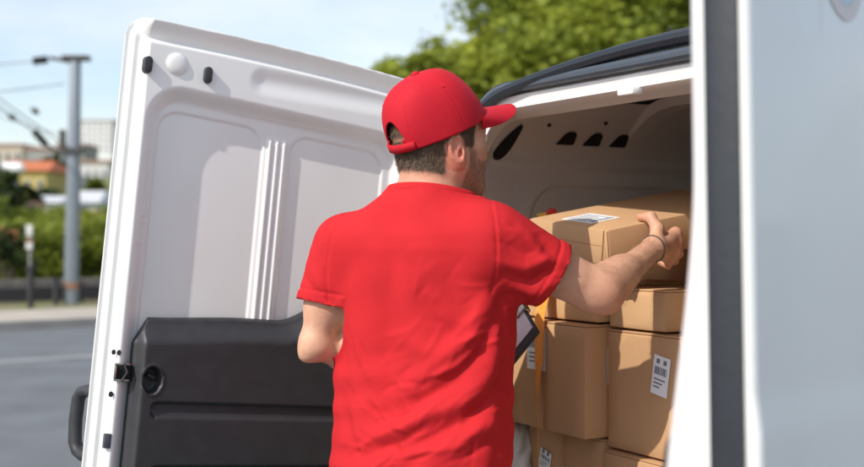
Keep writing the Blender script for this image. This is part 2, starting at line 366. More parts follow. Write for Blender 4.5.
# ------------------------------------------------------------------ hillside houses
def house(pl, pr, D, ytop, ybase, depth, wallm, roofm, label, cat='house', roof='flat', wins=(0, 0), group='hillside houses beyond the green bank', name='house', roofy=None):
    xl, xr = at(pl, D), at(pr, D); zt = CZ+(233.5-ytop)/F*D; zb = min(CZ+(233.5-ybase)/F*D, float(hill_z((xl+xr)/2, D)))-.6
    w_ = xr-xl; h = zt-zb; t = empty(name, ((xl+xr)/2, D, zb)); tag(t, label, cat, group)
    MB().box(-w_/2, w_/2, 0, depth, 0, h).build('wall', M[wallm], t)
    b = MB()
    if roof == 'flat': b.box(-w_/2-.25, w_/2+.25, -.25, depth+.25, h+.003, h+.35)
    else:
        rh = (CZ+(233.5-roofy)/F*D)-zt
        b.add([(-w_/2-.4, -.4, h+.01), (w_/2+.4, -.4, h+.01), (w_/2+.4, depth+.4, h+.01), (-w_/2-.4, depth+.4, h+.01), (-w_/2+w_*.12, depth/2, h+rh), (w_/2-w_*.12, depth/2, h+rh)],
              [(0, 3, 2, 1), (0, 1, 5, 4), (1, 2, 5), (2, 3, 4, 5), (3, 0, 4)])
    b.build('roof', M[roofm], t)
    nc, nr = wins
    for i in range(nc):
        for j in range(nr):
            cx = -w_/2+w_*(i+.5)/nc; cz = h-(h*.62)*(j+.5)/nr-.3; ww = w_/nc*.22; wh = h*.62/nr*.28
            fr = MB().box(cx-ww, cx+ww, -.06, .05, cz-wh, cz+wh).build('window', M['w_pale'], t)
            MB().box(cx-ww*.8, cx+ww*.8, -.09, -.062, cz-wh*.85, cz+wh*.85).build('pane', M['shade'], fr)
    return t
house(78, 112, 205, 121, 162, 14, 'w_white', 'roof_w', 'large plain white apartment block on the skyline right of the mast', 'building', wins=(6, 5), name='apartment_building')
house(76, 108, 150, 163, 190, 10, 'w_pale', 'roof_b', 'pale building with a row of tall dark openings below the white block', 'building', wins=(4, 1))
house(-14, 46, 105, 171, 190, 9, 'w_yellow', 'roof_o', 'yellow walled house with a wide orange tiled roof at the left', roof='hip', roofy=158, wins=(5, 1))
house(-6, 22, 175, 146, 162, 9, 'w_cream', 'roof_b', 'cream house on the skyline at the far left', wins=(3, 1))
house(27, 62, 165, 150, 163, 9, 'w_grey', 'roof_b', 'long grey building behind the orange roof', wins=(5, 1))
house(44, 68, 120, 177, 192, 8, 'w_pale', 'roof_w', 'small pale flat roofed house touching the left side of the mast', wins=(2, 1))
house(18, 56, 84, 203, 216, 8, 'w_white', 'roof_w', 'long low white roofed house above the shrubs at left', roof='hip', roofy=194, wins=(4, 1))
house(60, 96, 90, 203, 220, 8, 'w_white', 'roof_w', 'white roofed house behind the mast above the shrubs', roof='hip', roofy=189, wins=(4, 1))
house(84, 118, 70, 216, 226, 6, 'w_cream', 'roof_b', 'low cream house half hidden by the open van door', wins=(3, 1))
house(-20, 8, 70, 205, 226, 6, 'w_grey', 'roof_b', 'grey brown house behind the dark conifer at the left edge', wins=(2, 1))
house(56, 84, 190, 146, 160, 8, 'w_grey', 'roof_b', 'dark grey house on the skyline hidden partly by the mast', wins=(3, 1))
# long white tank on legs standing on the terrace before the orange roof
t = empty('storage_tank', (at(4, 78), 78, CZ+(233.5-174)/F*78)); tag(t, 'long bright white rounded tank in front of the orange roof', 'tank')
b = MB(); N_ = 10; pts = [(-2.2, 0, .39)]; rr = [.37]
for k in range(11): pts.append((1.05+.37*math.sin(k*math.pi/20), 0, .39)); rr.append(max(.02, .37*math.cos(k*math.pi/20)))
b.tube(pts, rr, 20); b.build('tank_body', mat('tank_white', (.85, .86, .87), .3), t, smooth=True)
for xx in (-1.6, .8): MB().box(xx-.1, xx+.1, -.3, .3, -3.5, .1).build('leg', M['w_grey'], t)

# ------------------------------------------------------------------ fence, low wall, mast, posts
LW = 21.9
lw = MB().box(-30, 60, LW, LW+.3, .1, .52, RM).build('low_wall', M['wallstone']); tag(lw, 'low grey stone wall along the back of the verge', 'wall')
fr = empty('roadside_fence'); tag(fr, 'dark low board fence along the verge in front of the stone wall', 'fence')
MB().box(-30, 60, LW-.42, LW-.38, .16, .40, RM).build('board', M['fence'], fr)
for k in range(-10, 24):
    MB().box(k*2.6-.05, k*2.6+.05, LW-.375, LW-.28, .1, .46, RM).build('fence_post', M['fence'], fr)
def bollard(pxx, D, ytop, label, r=.06):
    x = at(pxx, D); top = CZ+(233.5-ytop)/F*D
    t = empty('bollard', (x, D, .10)); tag(t, label, 'post', 'black posts by the fence')
    MB().tube([(0, 0, -.1), (0, 0, top-.16)], r, 12).build('shaft', M['fence'], t, smooth=True)
    MB().tube([(0, 0, top-.162), (0, 0, top-.11), (0, 0, top-.09)], [r*1.25, r*1.25, r*.5], 12).build('cap', M['fence'], t, smooth=True)
bollard(30.5, 20.0, 266, 'taller black post at the verge left of the mast', .055)
bollard(56, 21.0, 279, 'shorter black post close to the left of the mast', .055)
MD = 21.2; mx0 = at(71.3, MD)
mast = empty('catenary_mast', (mx0, MD, .1)); tag(mast, 'tall blue grey steel mast with cross arm and insulators at the roadside', 'pole')
topz = CZ+(233.5-61)/F*MD-.1; lean = at(75.3, MD)-mx0
H_ = .105; pr = MB()
def mastp(z, dx, dy): return (lean*z/topz+dx, dy, z)
poly = [(-H_, -.09), (-.03, -.12), (.03, -.12), (H_, -.09), (H_, .09), (-H_, .09)]
pr.prism(poly, lambda p: mastp(0, p[0]*1.15, p[1]), lambda p: mastp(topz, p[0]*.86, p[1]*.86)); pr.build('shaft', M['pole'], mast, bevel=.01)
MB().box(lean-.22, lean+.26, -.12, .12, topz+.002, topz+.09).build('cap_plate', M['darkmetal'], mast)
MB().prism(poly, lambda p: mastp(.28, p[0]*1.22, p[1]*1.12), lambda p: mastp(.40, p[0]*1.22, p[1]*1.12)).build('band', M['rust'], mast)
ic = lambda x, y: Vector(((x-432)/F*MD-mx0, 0, CZ+(233.5-y)/F*MD-.1))
MB().tube([ic(74, 63), ic(62, 60), ic(50, 58)], .035, 8).build('arm', M['darkmetal'], mast)
def insulator(a, b):
    a = Vector(a); b = Vector(b); pts, rr = [], []
    for k in range(13): pts.append(a+(b-a)*(k/12)); rr.append(.085 if k % 2 else .04)
    return MB().tube(pts, rr, 10).build('insulator', M['darkmetal'], mast, smooth=False)
insulator(ic(48, 59.5), ic(33, 61.5)); insulator(ic(46, 145), ic(34, 131))
MB().tube([ic(76, 150), ic(56, 150.5), ic(46, 145)], .03, 8).build('arm', M['darkmetal'], mast)
MB().box(lean*.5-.17, lean*.5+.2, -.15, .15, ic(0, 151).z-.05, ic(0, 151).z+.05).build('bracket', M['darkmetal'], mast)
MB().box(-.19, -.10, -.1, .02, ic(0, 141).z-.2, ic(0, 141).z+.2).build('bracket', M['darkmetal'], mast)
def wire(a, b, sag, label, grp='overhead wires left of the mast', r=.012):
    a = Vector(a); b = Vector(b); pts = [a+(b-a)*(k/12)+Vector((0, 0, -sag*math.sin(math.pi*k/12))) for k in range(13)]
    o = MB().tube(pts, r, 6).build('overhead_wire', M['wire']); tag(o, label, 'wire', grp); return o
W0 = lambda x, y, D=MD: px(x, y, D)
wire(W0(33, 61.5), W0(-260, 75, 30), .1, 'overhead wire running left from the upper insulator', r=.014)
wire(W0(34, 131), W0(-200, -40, 12), .05, 'overhead wire climbing left from the lower dark insulator', r=.016)
wire(W0(66, 146, MD-.1), W0(-240, -90, 16), .1, 'overhead wire climbing steeply left from the mast bracket')
wire(W0(66, 136, MD+.2), W0(-200, 20, 26), .3, 'thin overhead wire crossing above the cream house')
wire(W0(64, 84, MD+.2), W0(-220, 96, 30), .2, 'thin level overhead wire below the mast top')
for (a_, b_) in ((35, 111), (12, 117)):
    c = px(a_, b_, MD-1.2); o = MB().tube([c+Vector((-.07, 0, .05)), c, c+Vector((.07, 0, -.05))], [.02, .06, .02], 8).build('wire_clamp', M['darkmetal']); tag(o, 'small grey clamp on the wires, %s' % ('nearer the mast' if a_ == 35 else 'nearer the left edge'), 'clamp', 'clamps on the overhead wires')
# marker post and flowering bush at far left
t = empty('marker_post', (at(30, 24.5), 24.5, 0)); tag(t, 'small white marker post with two white plates among the shrubs', 'post')
MB().tube([(0, 0, -.1), (0, 0, 1.45)], .03, 8).build('stake', M['w_grey'], t)
MB().box(-.07, .07, -.05, -.032, 1.34, 1.58).build('plate', M['w_pale'], t, bevel=.008)
MB().box(-.07, .07, -.05, -.032, 1.06, 1.20).build('plate', M['w_pale'], t, bevel=.008)
MB().box(-.09, .09, -.05, -.032, 1.215, 1.285).build('band', M['rust'], t)
fb = bush(at(9, 25), 25, .0, 'bush of orange red flowers at the left edge behind the fence', 'bush', .8, .6, 1.45, 1500, .07, M['leaf_c'], name='flowering_bush')
leaves('flowers', mat('flower_red', (.45, .16, .09), .7), fb, [(-.05, -.2, 1.35, .34, .2, .22), (-.25, -.2, 1.1, .2, .2, .2)], 260, .05)

# ------------------------------------------------------------------ the van
HX, HY = -0.02, 2.95                                             # left door hinge; local axes: a across the rear, b towards the cab
van = empty('delivery_van', (HX, HY, 0), R(-60)); tag(van, 'white delivery van with both rear doors open and cardboard boxes in its cargo space', 'van')
U = Vector((.5, -.8660254, 0)); Vv = Vector((.8660254, .5, 0)); H0 = Vector((HX, HY, 0))
RAKE = .10
brear = lambda z: RAKE*(z-1.4)
def ring(a0, a1, z0, z1, rt, rb, b, rake=1., tumble=0., crown=0., nc=8, ns=8):
    pts = []
    cs = [(a1-rb, z0+rb, rb, -90), (a1-rt, z1-rt, rt, 0), (a0+rt, z1-rt, rt, 90), (a0+rb, z0+rb, rb, 180)]
    for q, (cx, cz, r, a) in enumerate(cs):
        for k in range(nc+1):
            t = R(a+90*k/nc); pts.append((cx+r*math.cos(t), cz+r*math.sin(t)))
        nx_ = cs[(q+1) % 4]; t = R(a+90); p = pts[-1]; e = (nx_[0]+nx_[2]*math.cos(t), nx_[1]+nx_[2]*math.sin(t))
        for k in range(1, ns): pts.append((p[0]+(e[0]-p[0])*k/ns, p[1]+(e[1]-p[1])*k/ns))
    c = (a0+a1)/2; o = []
    for x, z in pts:
        f = 1-tumble*max(0, z-1.0)**1.5
        zz = z+crown*(1-((x-.9)/1.0)**2)*max(0, min(1, (z-1.4)/.27))
        o.append((c+(x-c)*f, b+rake*brear(zz), zz))
    return o
def loft(name, rings, m, parent, cap0=False, cap1=False, angle=40):
    n = len(rings[0]); b = MB(); vs = [p for r in rings for p in r]; fs = []
    for i in range(len(rings)-1):
        for k in range(n): fs.append((i*n+k, i*n+(k+1) % n, (i+1)*n+(k+1) % n, (i+1)*n+k))
    if cap0: fs.append(tuple(range(n))[::-1])
    if cap1: fs.append(tuple((len(rings)-1)*n+k for k in range(n)))
    b.add(vs, fs); return b.build(name, m, parent, smooth=True, angle=angle)
OA = (-.10, 1.45); Z0, Z1 = .40, 1.674; TB = .07
oring = lambda b, ins=0, z1=Z1, dz=0, rk=1., rt=.42, cr=.118: ring(OA[0]+ins, OA[1]-ins, Z0+ins+dz, z1-ins, rt, .08, b, rk, TB, cr, nc=14)
loft('body_shell', [oring(4.75, .16, 1.25), oring(4.55, .06, 1.28), oring(3.9, .03, 1.32), oring(3.2, .02, 1.66, rt=.2, cr=.06), oring(2.9, .0, 1.765, rt=.17, cr=.05), oring(1.5, .0, 1.765, rt=.17, cr=.05), oring(.32, .0, 1.765, rt=.17, cr=.05), oring(.20, .0, 1.71, rt=.31, cr=.09), oring(.10), oring(.045, .002), oring(.015, .010), oring(.002, .026),
     ring(.165, 1.335, .56, 1.744, .16, .06, .0, nc=14), ring(.18, 1.32, .575, 1.735, .15, .05, .035, nc=14)], M['paint'], van, cap0=True)
op2 = lambda ea, ez, b: ring(.20-ea, 1.30+ea*.7, .60-ez*.3, 1.722+ez, .14, .05, b)
op = lambda e, b, : ring(.20-e, 1.30+e, .60-e, 1.722+e, .135+e*.5, .05, b)
loft('opening_frame', [op(.022, .034), op(.004, .028), op(.0, .010), op(-.004, .006), op(-.006, .006), op2(-.009, -.009, .008), op2(-.012, -.031, .011), op2(.02, -.035, .022), op2(.11, -.036, .062), op2(.135, -.038, .10), op2(.14, -.040, .125)], M['paint_in'], van)
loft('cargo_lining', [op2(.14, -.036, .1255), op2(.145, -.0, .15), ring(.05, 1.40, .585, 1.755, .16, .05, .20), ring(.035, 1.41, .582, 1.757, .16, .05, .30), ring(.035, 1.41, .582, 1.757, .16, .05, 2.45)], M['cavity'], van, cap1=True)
# rubber weatherstrip round the opening
rg = ring(.187, 1.313, .588, 1.737, .14, .055, -.004)
b = MB(); b.tube(rg+[rg[0], rg[1]], .0125, 10, caps=False); b.build('weatherstrip', M['rubber_b'], van, smooth=True)
# dark roof edge trim: two bands over the opening
top = [p for p in oring(-.004, .012) if p[2] > 1.50]; top.sort(key=lambda p: -p[0]); 
b = MB(); b.tube([(p[0], p[1]-.004, p[2]-.008) for p in top], .014, 8); b.build('roof_trim', M['rubber'], van, smooth=True)
b = MB(); b.tube([(p[0], p[1]+.035, p[2]+.008) for p in oring(.0, .012) if p[2] > 1.70 and p[0] > .40][::1], .012, 8); b.build('roof_moulding', M['plastic'], van, smooth=True)
top2 = [p for p in ring(.165, 1.335, .56, 1.752, .15, .06, .0) if p[2] > 1.56]; top1 = [p for p in oring(-.0, .02) if p[2] > 1.50]
b = MB(); n_ = 40
def resamp(pl, n):
    L = [0]; 
    for i in range(1, len(pl)): L.append(L[-1]+(Vector(pl[i])-Vector(pl[i-1])).length)
    return [tuple(np.interp(k/(n-1)*L[-1], L, [p[j] for p in pl]) for j in range(3)) for k in range(n)]
top1.sort(key=lambda p: p[0]); top2.sort(key=lambda p: p[0])
t1, t2 = resamp(top1, n_), resamp(top2, n_)
b.add([(p[0], p[1]-.0035, p[2]) for p in t1]+[(p[0], p[1]-.0035, p[2]) for p in t2], [(i, i+1, n_+i+1, n_+i) for i in range(n_-1)]); b.build('header_trim', M['rubber'], van, smooth=True)
# wavy white lip tab and striker under the header
MB().box(.745, .795, .022, .050, 1.676, 1.692).build('lip_tab', M['paint_in'], van, bevel=.004)
MB().box(.945, .985, .05, .09, 1.680, 1.700).build('striker', M['metal'], van, bevel=.004)
# embossed left lining panel, curving over to the roof
nb, nz_ = 330, 190; bb, zz = np.meshgrid(np.linspace(.125, 2.42, nb), np.linspace(.60, 1.742, nz_), indexing='ij')
aa = .045+.17*np.maximum(0, (zz-1.56)/.19)**2
rise = 0
for (b0_, b1_, z0_, z1_) in ((.30, .86, 1.02, 1.53), (.98, 1.60, 1.02, 1.53), (1.72, 2.3, 1.02, 1.53), (.30, 1.6, .66, .94)):
    dd = rrect(bb, zz, b0_, b1_, z0_, z1_, .09); rise = rise-.016*sst(-dd, -.006, .016)+.006*np.exp(-((dd+.045)/.008)**2)
for bc in (.905, .935): rise = rise+.010*np.exp(-((bb-bc)/.008)**2)*(zz < 1.55)
rise = rise+.008*np.exp(-((zz-1.585)/.012)**2)
bk = bb+brear(zz)*np.clip(1-(bb-.16)/.5, 0, 1)
ii = np.arange(nb*nz_).reshape(nb, nz_)
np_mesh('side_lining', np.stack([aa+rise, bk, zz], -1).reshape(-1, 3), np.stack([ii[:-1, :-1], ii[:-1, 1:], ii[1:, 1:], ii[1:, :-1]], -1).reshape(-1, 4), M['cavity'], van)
def wallpt(b_, z_, off=.004):
    a_ = .045+.17*max(0, (z_-1.56)/.19)**2; sl = 2*.17*max(0, (z_-1.56)/.19)/.19; n = Vector((1, 0, -sl)).normalized()
    kk = min(1, max(0, 1-(b_-.16)/.5)); return Vector((a_, b_+brear(z_)*kk, z_))+n*off
def hole_plate(poly, name='painted_access_hole'):
    return MB().prism(poly, lambda p: wallpt(p[0], p[1], .0025), lambda p: wallpt(p[0], p[1], .006)).build(name, M['black'], van)  # raised black plates: the dark of each opening is painted, not cut
for b0_ in (.375, .467, .562):
    hole_plate([(b0_-.030, 1.640), (b0_+.024, 1.640), (b0_+.028, 1.645), (b0_+.022, 1.666), (b0_+.015, 1.671), (b0_-.006, 1.671), (b0_-.016, 1.664)])
pts = []
for k in range(20):
    t = 2*math.pi*k/20; r_ = .034*(1+.0*math.sin(t)); pts.append((.182+.62*r_*math.cos(t)*(1-.30*math.sin(t))+.30*r_*math.sin(t)*1.6, 1.632+.040*math.sin(t)*(1.0+.25*(math.sin(t) > 0))))
hole_plate(pts)
for (bh, zh) in ((.285, 1.685), (.47, 1.697)):
    hole_plate([(bh+.0055*math.cos(2*math.pi*k/10), zh+.0036*math.sin(2*math.pi*k/10)) for k in range(10)], 'painted_mount_hole')
# roof bows
for i, bb0 in enumerate((.62, 1.15, 1.75)):
    pl = [(a_, bb0, 1.745-.13*max(0, (.28-a_)/.24)**2-.13*max(0, (a_-1.17)/.24)**2) for a_ in np.linspace(.07, 1.38, 26)]
    b = MB()
    for (o1, o2) in ((0, 0),):
        n_ = len(pl); vs = []
        for (x, y, z) in pl: vs += [(x, y-.045, z+.012), (x, y-.03, z-.012), (x, y+.03, z-.012), (x, y+.045, z+.012)]
        b.add(vs, [(i_*4+j, i_*4+(j+1) % 4, i_*4+4+(j+1) % 4, i_*4+j+4) for i_ in range(n_-1) for j in range(4)])
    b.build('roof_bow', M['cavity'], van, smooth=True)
# floor mat, bumper, lamps, wheels, glass
MB().box(.06, 1.40, .14, 2.42, .587, .600).build('cargo_floor', M['plastic'], van)
MB().box(-.12, 1.47, -.13, .035, .36, .555).build('bumper', M['plastic'], van, bevel=.03, seg=3)
for a0_, a1_ in ((-.085, .055), (1.36, 1.43)):
    b = MB(); b.prism([(a0_, .95), (a1_, .98), (a1_-.01, 1.42), (a0_+.02, 1.46)], lambda p: (p[0], brear(p[1])-.022, p[1]), lambda p: (p[0], brear(p[1])+.02, p[1])); b.build('tail_lamp', M['redlens'], van, bevel=.008)
for bw in (.95, 3.75):
    for aw in (-.06, 1.41):
        b = MB(); b.tube([(aw-.09, bw, .32), (aw-.08, bw, .32), (aw+.08, bw, .32), (aw+.09, bw, .32)], [.28, .32, .32, .28], 40); wh = b.build('wheel', M['tyre'], van, smooth=True)
        b = MB(); b.tube([(aw-.10, bw, .32), (aw+.10, bw, .32)], .2, 24); b.build('rim', M['metal'], wh)
b = MB(); b.add([(.02, 3.93, 1.17), (1.33, 3.93, 1.17), (1.24, 3.24, 1.68), (.11, 3.24, 1.68)], [(0, 1, 2, 3)]); b.build('windscreen', M['glass'], van)
for i, p in enumerate(van.children):
    if p.name.startswith('windscreen'):
        for v_ in p.data.vertices: v_.co += Vector((0, .03, .04))

# --- door helpers
def door_matrix(hinge_a, phi, tilt):
    A = (Vector((0, 0, 1))+Vv*tilt).normalized(); rot = Matrix.Rotation(R(phi), 3, A)
    X = rot @ U; Y = A.cross(X); o = H0+U*hinge_a; o = Vector((o.x, o.y, 1.4))
    return Matrix(((X.x, Y.x, A.x, o.x), (X.y, Y.y, A.y, o.y), (X.z, Y.z, A.z, o.z), (0, 0, 0, 1)))
def relief(name, s0, s1, h0, h1, st, sdf, T, B, m, parent, angle=None):
    """a panel between t=B(s,h) and t=T(s,h), cut to the outline sdf<0"""
    ns, nh = int((s1-s0)/st)+3, int((h1-h0)/st)+3
    S, Hh = np.meshgrid(np.linspace(s0-st, s1+st, ns), np.linspace(h0-st, h1+st, nh), indexing='ij')
    for _ in range(3):
        d = sdf(S, Hh); e = 1e-4; gx = (sdf(S+e, Hh)-sdf(S-e, Hh))/(2*e); gy = (sdf(S, Hh+e)-sdf(S, Hh-e))/(2*e); g2 = np.maximum(gx*gx+gy*gy, .2)
        mk = (d > 0) & (d < st*1.6); S = np.where(mk, S-gx*d/g2, S); Hh = np.where(mk, Hh-gy*d/g2, Hh)
    d = sdf(S, Hh); ok = d < st*.05
    ii = np.arange(S.size).reshape(S.shape); q = np.stack([ii[:-1, :-1], ii[1:, :-1], ii[1:, 1:], ii[:-1, 1:]], -1).reshape(-1, 4)
    okf = ok.ravel()[q].all(1); q = q[okf]; P = np.stack([S, T(S, Hh), Hh], -1).reshape(-1, 3); Q2 = np.stack([S, B(S, Hh), Hh], -1).reshape(-1, 3)
    used = np.unique(q); mp_ = np.full(S.size, -1); mp_[used] = np.arange(len(used)); q = mp_[q]; n = len(used)
    ed = np.concatenate([q[:, [0, 1]], q[:, [1, 2]], q[:, [2, 3]], q[:, [3, 0]]]); key = {}
    from collections import Counter
    c = Counter(map(lambda e_: (min(e_), max(e_)), map(tuple, ed.tolist()))); rim = np.array([e_ for e_ in map(tuple, ed.tolist()) if c[(min(e_), max(e_))] == 1])
    side = np.stack([rim[:, 1], rim[:, 0], rim[:, 0]+n, rim[:, 1]+n], 1)
    allq = np.concatenate([q[:, ::-1], q+n, side[:, ::-1]])
    o = np_mesh(name, np.concatenate([P[used], Q2[used]]), allq, m, parent, smooth=True)
    bm = bmesh.new(); bm.from_mesh(o.data); bmesh.ops.remove_doubles(bm, verts=bm.verts, dist=st*.12); bmesh.ops.recalc_face_normals(bm, faces=bm.faces); bm.to_mesh(o.data); bm.free()
    if angle: o.data.set_sharp_from_angle(angle=R(angle))
    return o
VI = Matrix.Translation(H0) @ Matrix.Rotation(R(-60), 4, 'Z'); VI = VI.inverted()
# --- left (wide) rear door, opened 90 degrees
WL = .81
htop = lambda s: .410-.032*((.80-s)/.72)**2
def out_l(s, h): return rrect(s, h-(htop(s)-.41), 0, WL+.0, -.86, .41, .052)
def T_left(s, h):
    d = -out_l(s, h)
    t = .008+.016*sst(d, .011, .017)+.030*sst(d, .029, .046)
    # wider top shelf: the structure steps in below the top edge
    t = np.minimum(t, .024+.030*sst(htop(s)-h, .042, .062)+.0*s)
    dtop = htop(s)-h; wt = (1-sst(dtop, .042, .058))*sst(WL-s, .018, .05)
    tt_ = .012+.044*sst(dtop, 0, .009)-.020*sst(dtop, .006, .050); t = t*(1-wt)+tt_*wt
    # soft recess over the right part of the upper band
    t = t-.006*sst(-rrect(s, h, .02, .515, .282, .328, .023), -.014, .022)
    # great recess
    r1 = rrect(s, h+.06*(.64-s)*.9, .10, .757, -.80, .258, .085)
    t = t-.028*sst(-r1, -.004, .034)
    # two crisp window panels and the three ribs between them
    p1 = rrect(s, h+.075*(.65-s)*.6, .468, .722, -.78, .205, .05); p2 = rrect(s, h+.05*(.4-s), .152, .400, -.78, .195, .045)
    pm = np.minimum(p1, p2); t = t-.0045*sst(-pm, -.001, .0022)-.0015*np.exp(-((pm+.0)/.0022)**2)
    for sc in (.416, .434, .452): t = t+.0065*np.exp(-((s+.0*h-sc)/.0052)**2)*sst(.182-h, 0, .012)
    t = t+.002*sst(-rrect(s, h+.08*(.43-s)*.5, .30, .56, .219, .2235, .002), -.001, .0015)
    # dome, small plate, strip
    dm = np.hypot(s-.700, h-.310); t = t+.007*np.sqrt(np.clip(1-(dm/.024)**2, 0, 1))
    pl = rrect(s, h, .730, .750, -.037, .064, .003); t = t+.0022*sst(-pl, -.001, .0015)-.0015*sst(-rrect(s, h, .738, .743, -.030, .045, .002), -.001, .001)
    for hh in (.105, -.10, -.052): t = t+.0015*sst(-rrect(s, h, .726, .755, hh, hh+.012, .003), -.001, .002)
    return t
LD = VI @ door_matrix(0, -90, .10)
door = relief('rear_door', 0, WL, -.86, .41, .0030, out_l, T_left, lambda s, h: -.004+.010*(1-sst(-out_l(s, h), 0, .012)), M['paint_in'], van)
door.matrix_local = LD
door['label'] = 'open left rear door seen from inside with black lower trim'
def pill(s, h, T=.054):
    b = MB(); o = []
    for k in range(24):
        t = 2*math.pi*k/24; o.append((s+.0105*math.cos(t), h+.0105*math.sin(t)+(.0095 if math.sin(t) > 0 else -.0095)))
    b.prism(o, lambda p: (p[0], T-.01, p[1]), lambda p: (s+(p[0]-s)*.86, T+.011, h+(p[1]-h)*.92)); return b.build('bump_stop', M['plastic'], door, bevel=.0025)
pill(.766, .297); pill(.628, .297)
def disc(s, h, r, T, m, name, par=None, e=1., th=.002):
    b = MB(); o = [(s+r*math.cos(2*math.pi*k/16), h+r*e*math.sin(2*math.pi*k/16)) for k in range(16)]
    b.prism(o, lambda p: (p[0], T-.001, p[1]), lambda p: (p[0], T+th, p[1])); return b.build(name, m, par or door)
disc(.716, .388, .006, .022, M['black'], 'painted_drain_hole', e=.5)  # black disc painted in for the dark drain opening
disc(.7765, -.337, .0045, .050, M['darkmetal'], 'screw', e=1.3); disc(.7660, -.337, .0045, .054, M['darkmetal'], 'screw', e=1.3)
disc(.774, -.428, .0050, .052, M['darkmetal'], 'screw', e=1.3)
# latch
lt = MB().box(.737, .770, .040, .060, -.398, -.360).build('latch', M['black'], door, bevel=.002)
b = MB(); b.box(.739, .773, .0555, .0605, -.364, -.359); b.box(.739, .773, .0555, .0605, -.399, -.394); b.box(.769, .774, .0565, .0635, -.3955, -.3645); b.build('latch_plate', M['metal'], lt, bevel=.0015)
MB().tube([(.754, .062, -.360), (.747, .067, -.378), (.757, .064, -.398)], .0028, 8).build('latch_claw', M['darkmetal'], lt, smooth=True)
MB().box(.764, .780, .044, .0565, -.545, -.513).build('painted_square_hole', M['shade'], door, bevel=.002)  # raised dark block; the opening's shade is only its colour
# black lower trim
def out_t(s, h):
    top = -.245-.013*sst(s, .46, .735)+.065*sst(s, .40, .24)
    d = rrect(s, h-top, .08, .734, -.84-top*0-.30, 0, .03)
    return np.maximum(d, (s-.734)+.55*np.maximum(h-top+.055, 0))
def T_trim(s, h):
    top = -.245-.013*sst(s, .46, .735)+.065*sst(s, .40, .24)
    dt = top-h; t = .036+.012*sst(dt, 0, .006)+.034*sst(dt, .004, .058)
    t = t-.030*(1-sst(.734-s, .0, .020))
    t = t-.014*sst(-rrect(s, h, -.2, .690, -.474+.0*s, -.440, .012), -.001, .003)*sst(-.430-h, .0, .045)**.0
    g = sst(-.441-h, 0, .034); t = t+.010*g*(rrect(s, h, -.2, .686, -.474, -.441, .012) < 0)
    t = t-.030*sst(-rrect(s, h, -.2, .690, -.86, -.578, .03), -.001, .006)
    oc = np.hypot((s-.694)/.022, (h+.392)/.031); t = t+.003*np.exp(-((oc-1.02)/.10)**2)-.030*sst(1-oc, -.02, .22)
    return t
trim = relief('door_trim', .08, .734, -.84, -.15, .0035, out_t, T_trim, lambda s, h: .030+0*s, M['plastic'], door)
MB().tube([(.679, .056, -.390), (.690, .062, -.386), (.702, .063, -.380)], [.006, .007, .005], 8).build('release_lever', M['darkmetal'], door, smooth=True)
# outer handle loop
hp = [(.800, .004, -.432), (.806, -.022, -.430), (.812, -.046, -.436), (.816, -.056, -.452), (.817, -.058, -.50), (.814, -.056, -.548), (.808, -.046, -.566), (.802, -.022, -.572), (.798, .004, -.570)]
b = MB(); b.tube(hp, [.013, .014, .015, .015, .015, .015, .015, .014, .013], 12); b.build('outer_handle', M['plastic'], door, smooth=True)
b = MB()
for hz in (.18, -.62): b.tube([(.0, -.006, hz-.04), (.0, -.006, hz+.04)], .012, 12)
b.build('hinge', M['paint'], door, smooth=True)
wp = [(s_, .0245, float(htop(s_))-.030) for s_ in np.linspace(.10, .735, 20)]+[(.765, .0245, .372), (.778, .0245, .355), (.786, .0245, .33)]+[(.786, .0245, z_) for z_ in np.linspace(.28, -.84, 12)]
# --- right (narrow) rear door in the foreground
WR = .62; RH = 1.435; RPHI = 114.6
def out_r(s, h): return rrect(s, h, -WR, 0, -.86, .40, .03)
RDM = VI @ door_matrix(RH, RPHI, .05)
lean = lambda h: .055*(h+.1)
def B_r(s, h):
    d = -out_r(s, h); t = lean(h)+.008*(1-np.sqrt(np.clip(1-(1-np.clip(d/.008, 0, 1))**2, 0, 1)))
    t = t-.007*np.sin(np.clip(d/.31, 0, 1)*math.pi/2)-.005*sst(h, -.19, -.25)
    t = t+.0035*sst(-rrect(s, h, -.44, -.06, -.78, -.40, .05), 0, .02)
    return t-.0025*np.exp(-((s+.372+.02*(h-.35))/.006)**2)*sst(h, .21, .26)*sst(.36-h, 0, .03)
rdoor = relief('rear_door', -WR, 0, -.86, .40, .006, out_r, lambda s, h: lean(h)+.010, B_r, M['paint'], van); rdoor.matrix_local = RDM
rdoor['label'] = 'open right rear door in the foreground, seen from outside'
thick = lambda h: .074+.045*sst(h, .05, -.42)
relief('inner_frame', -WR+.004, -.02, -.84, .38, .006, lambda s, h: rrect(s, h, -WR+.006, -.01, -.84, .385, .025),
       lambda s, h: lean(h)+thick(h)-.016*(1-sst(-rrect(s, h, -WR+.006, -.01, -.84, .385, .025), 0, .02))+0*s, lambda s, h: lean(h)+.0205+0*s, M['paint_in'], rdoor)
sl = [(h_) for h_ in np.linspace(-.84, .385, 20)]
b = MB(); vs = []
for h_ in sl: vs += [(-WR+.012, lean(h_)+.0104, h_), (-WR-.004, lean(h_)+.0108, h_), (-WR-.008, lean(h_)+.036, h_), (-WR-.004, lean(h_)+.048, h_), (-WR+.012, lean(h_)+.050, h_)]
b.add(vs, [(i*5+j, i*5+j+1, i*5+j+6, i*5+j+5) for i in range(len(sl)-1) for j in range(4)]); b.build('door_seal', M['rubber'], rdoor, smooth=True)
relief('door_trim', -WR+.05, -.03, -.82, -.25, .01, lambda s, h: rrect(s, h, -WR+.05, -.03, -.82, -.25, .03), lambda s, h: lean(h)+thick(h)+.015+0*s, lambda s, h: lean(h)+thick(h)-.01+0*s, M['plastic'], rdoor)
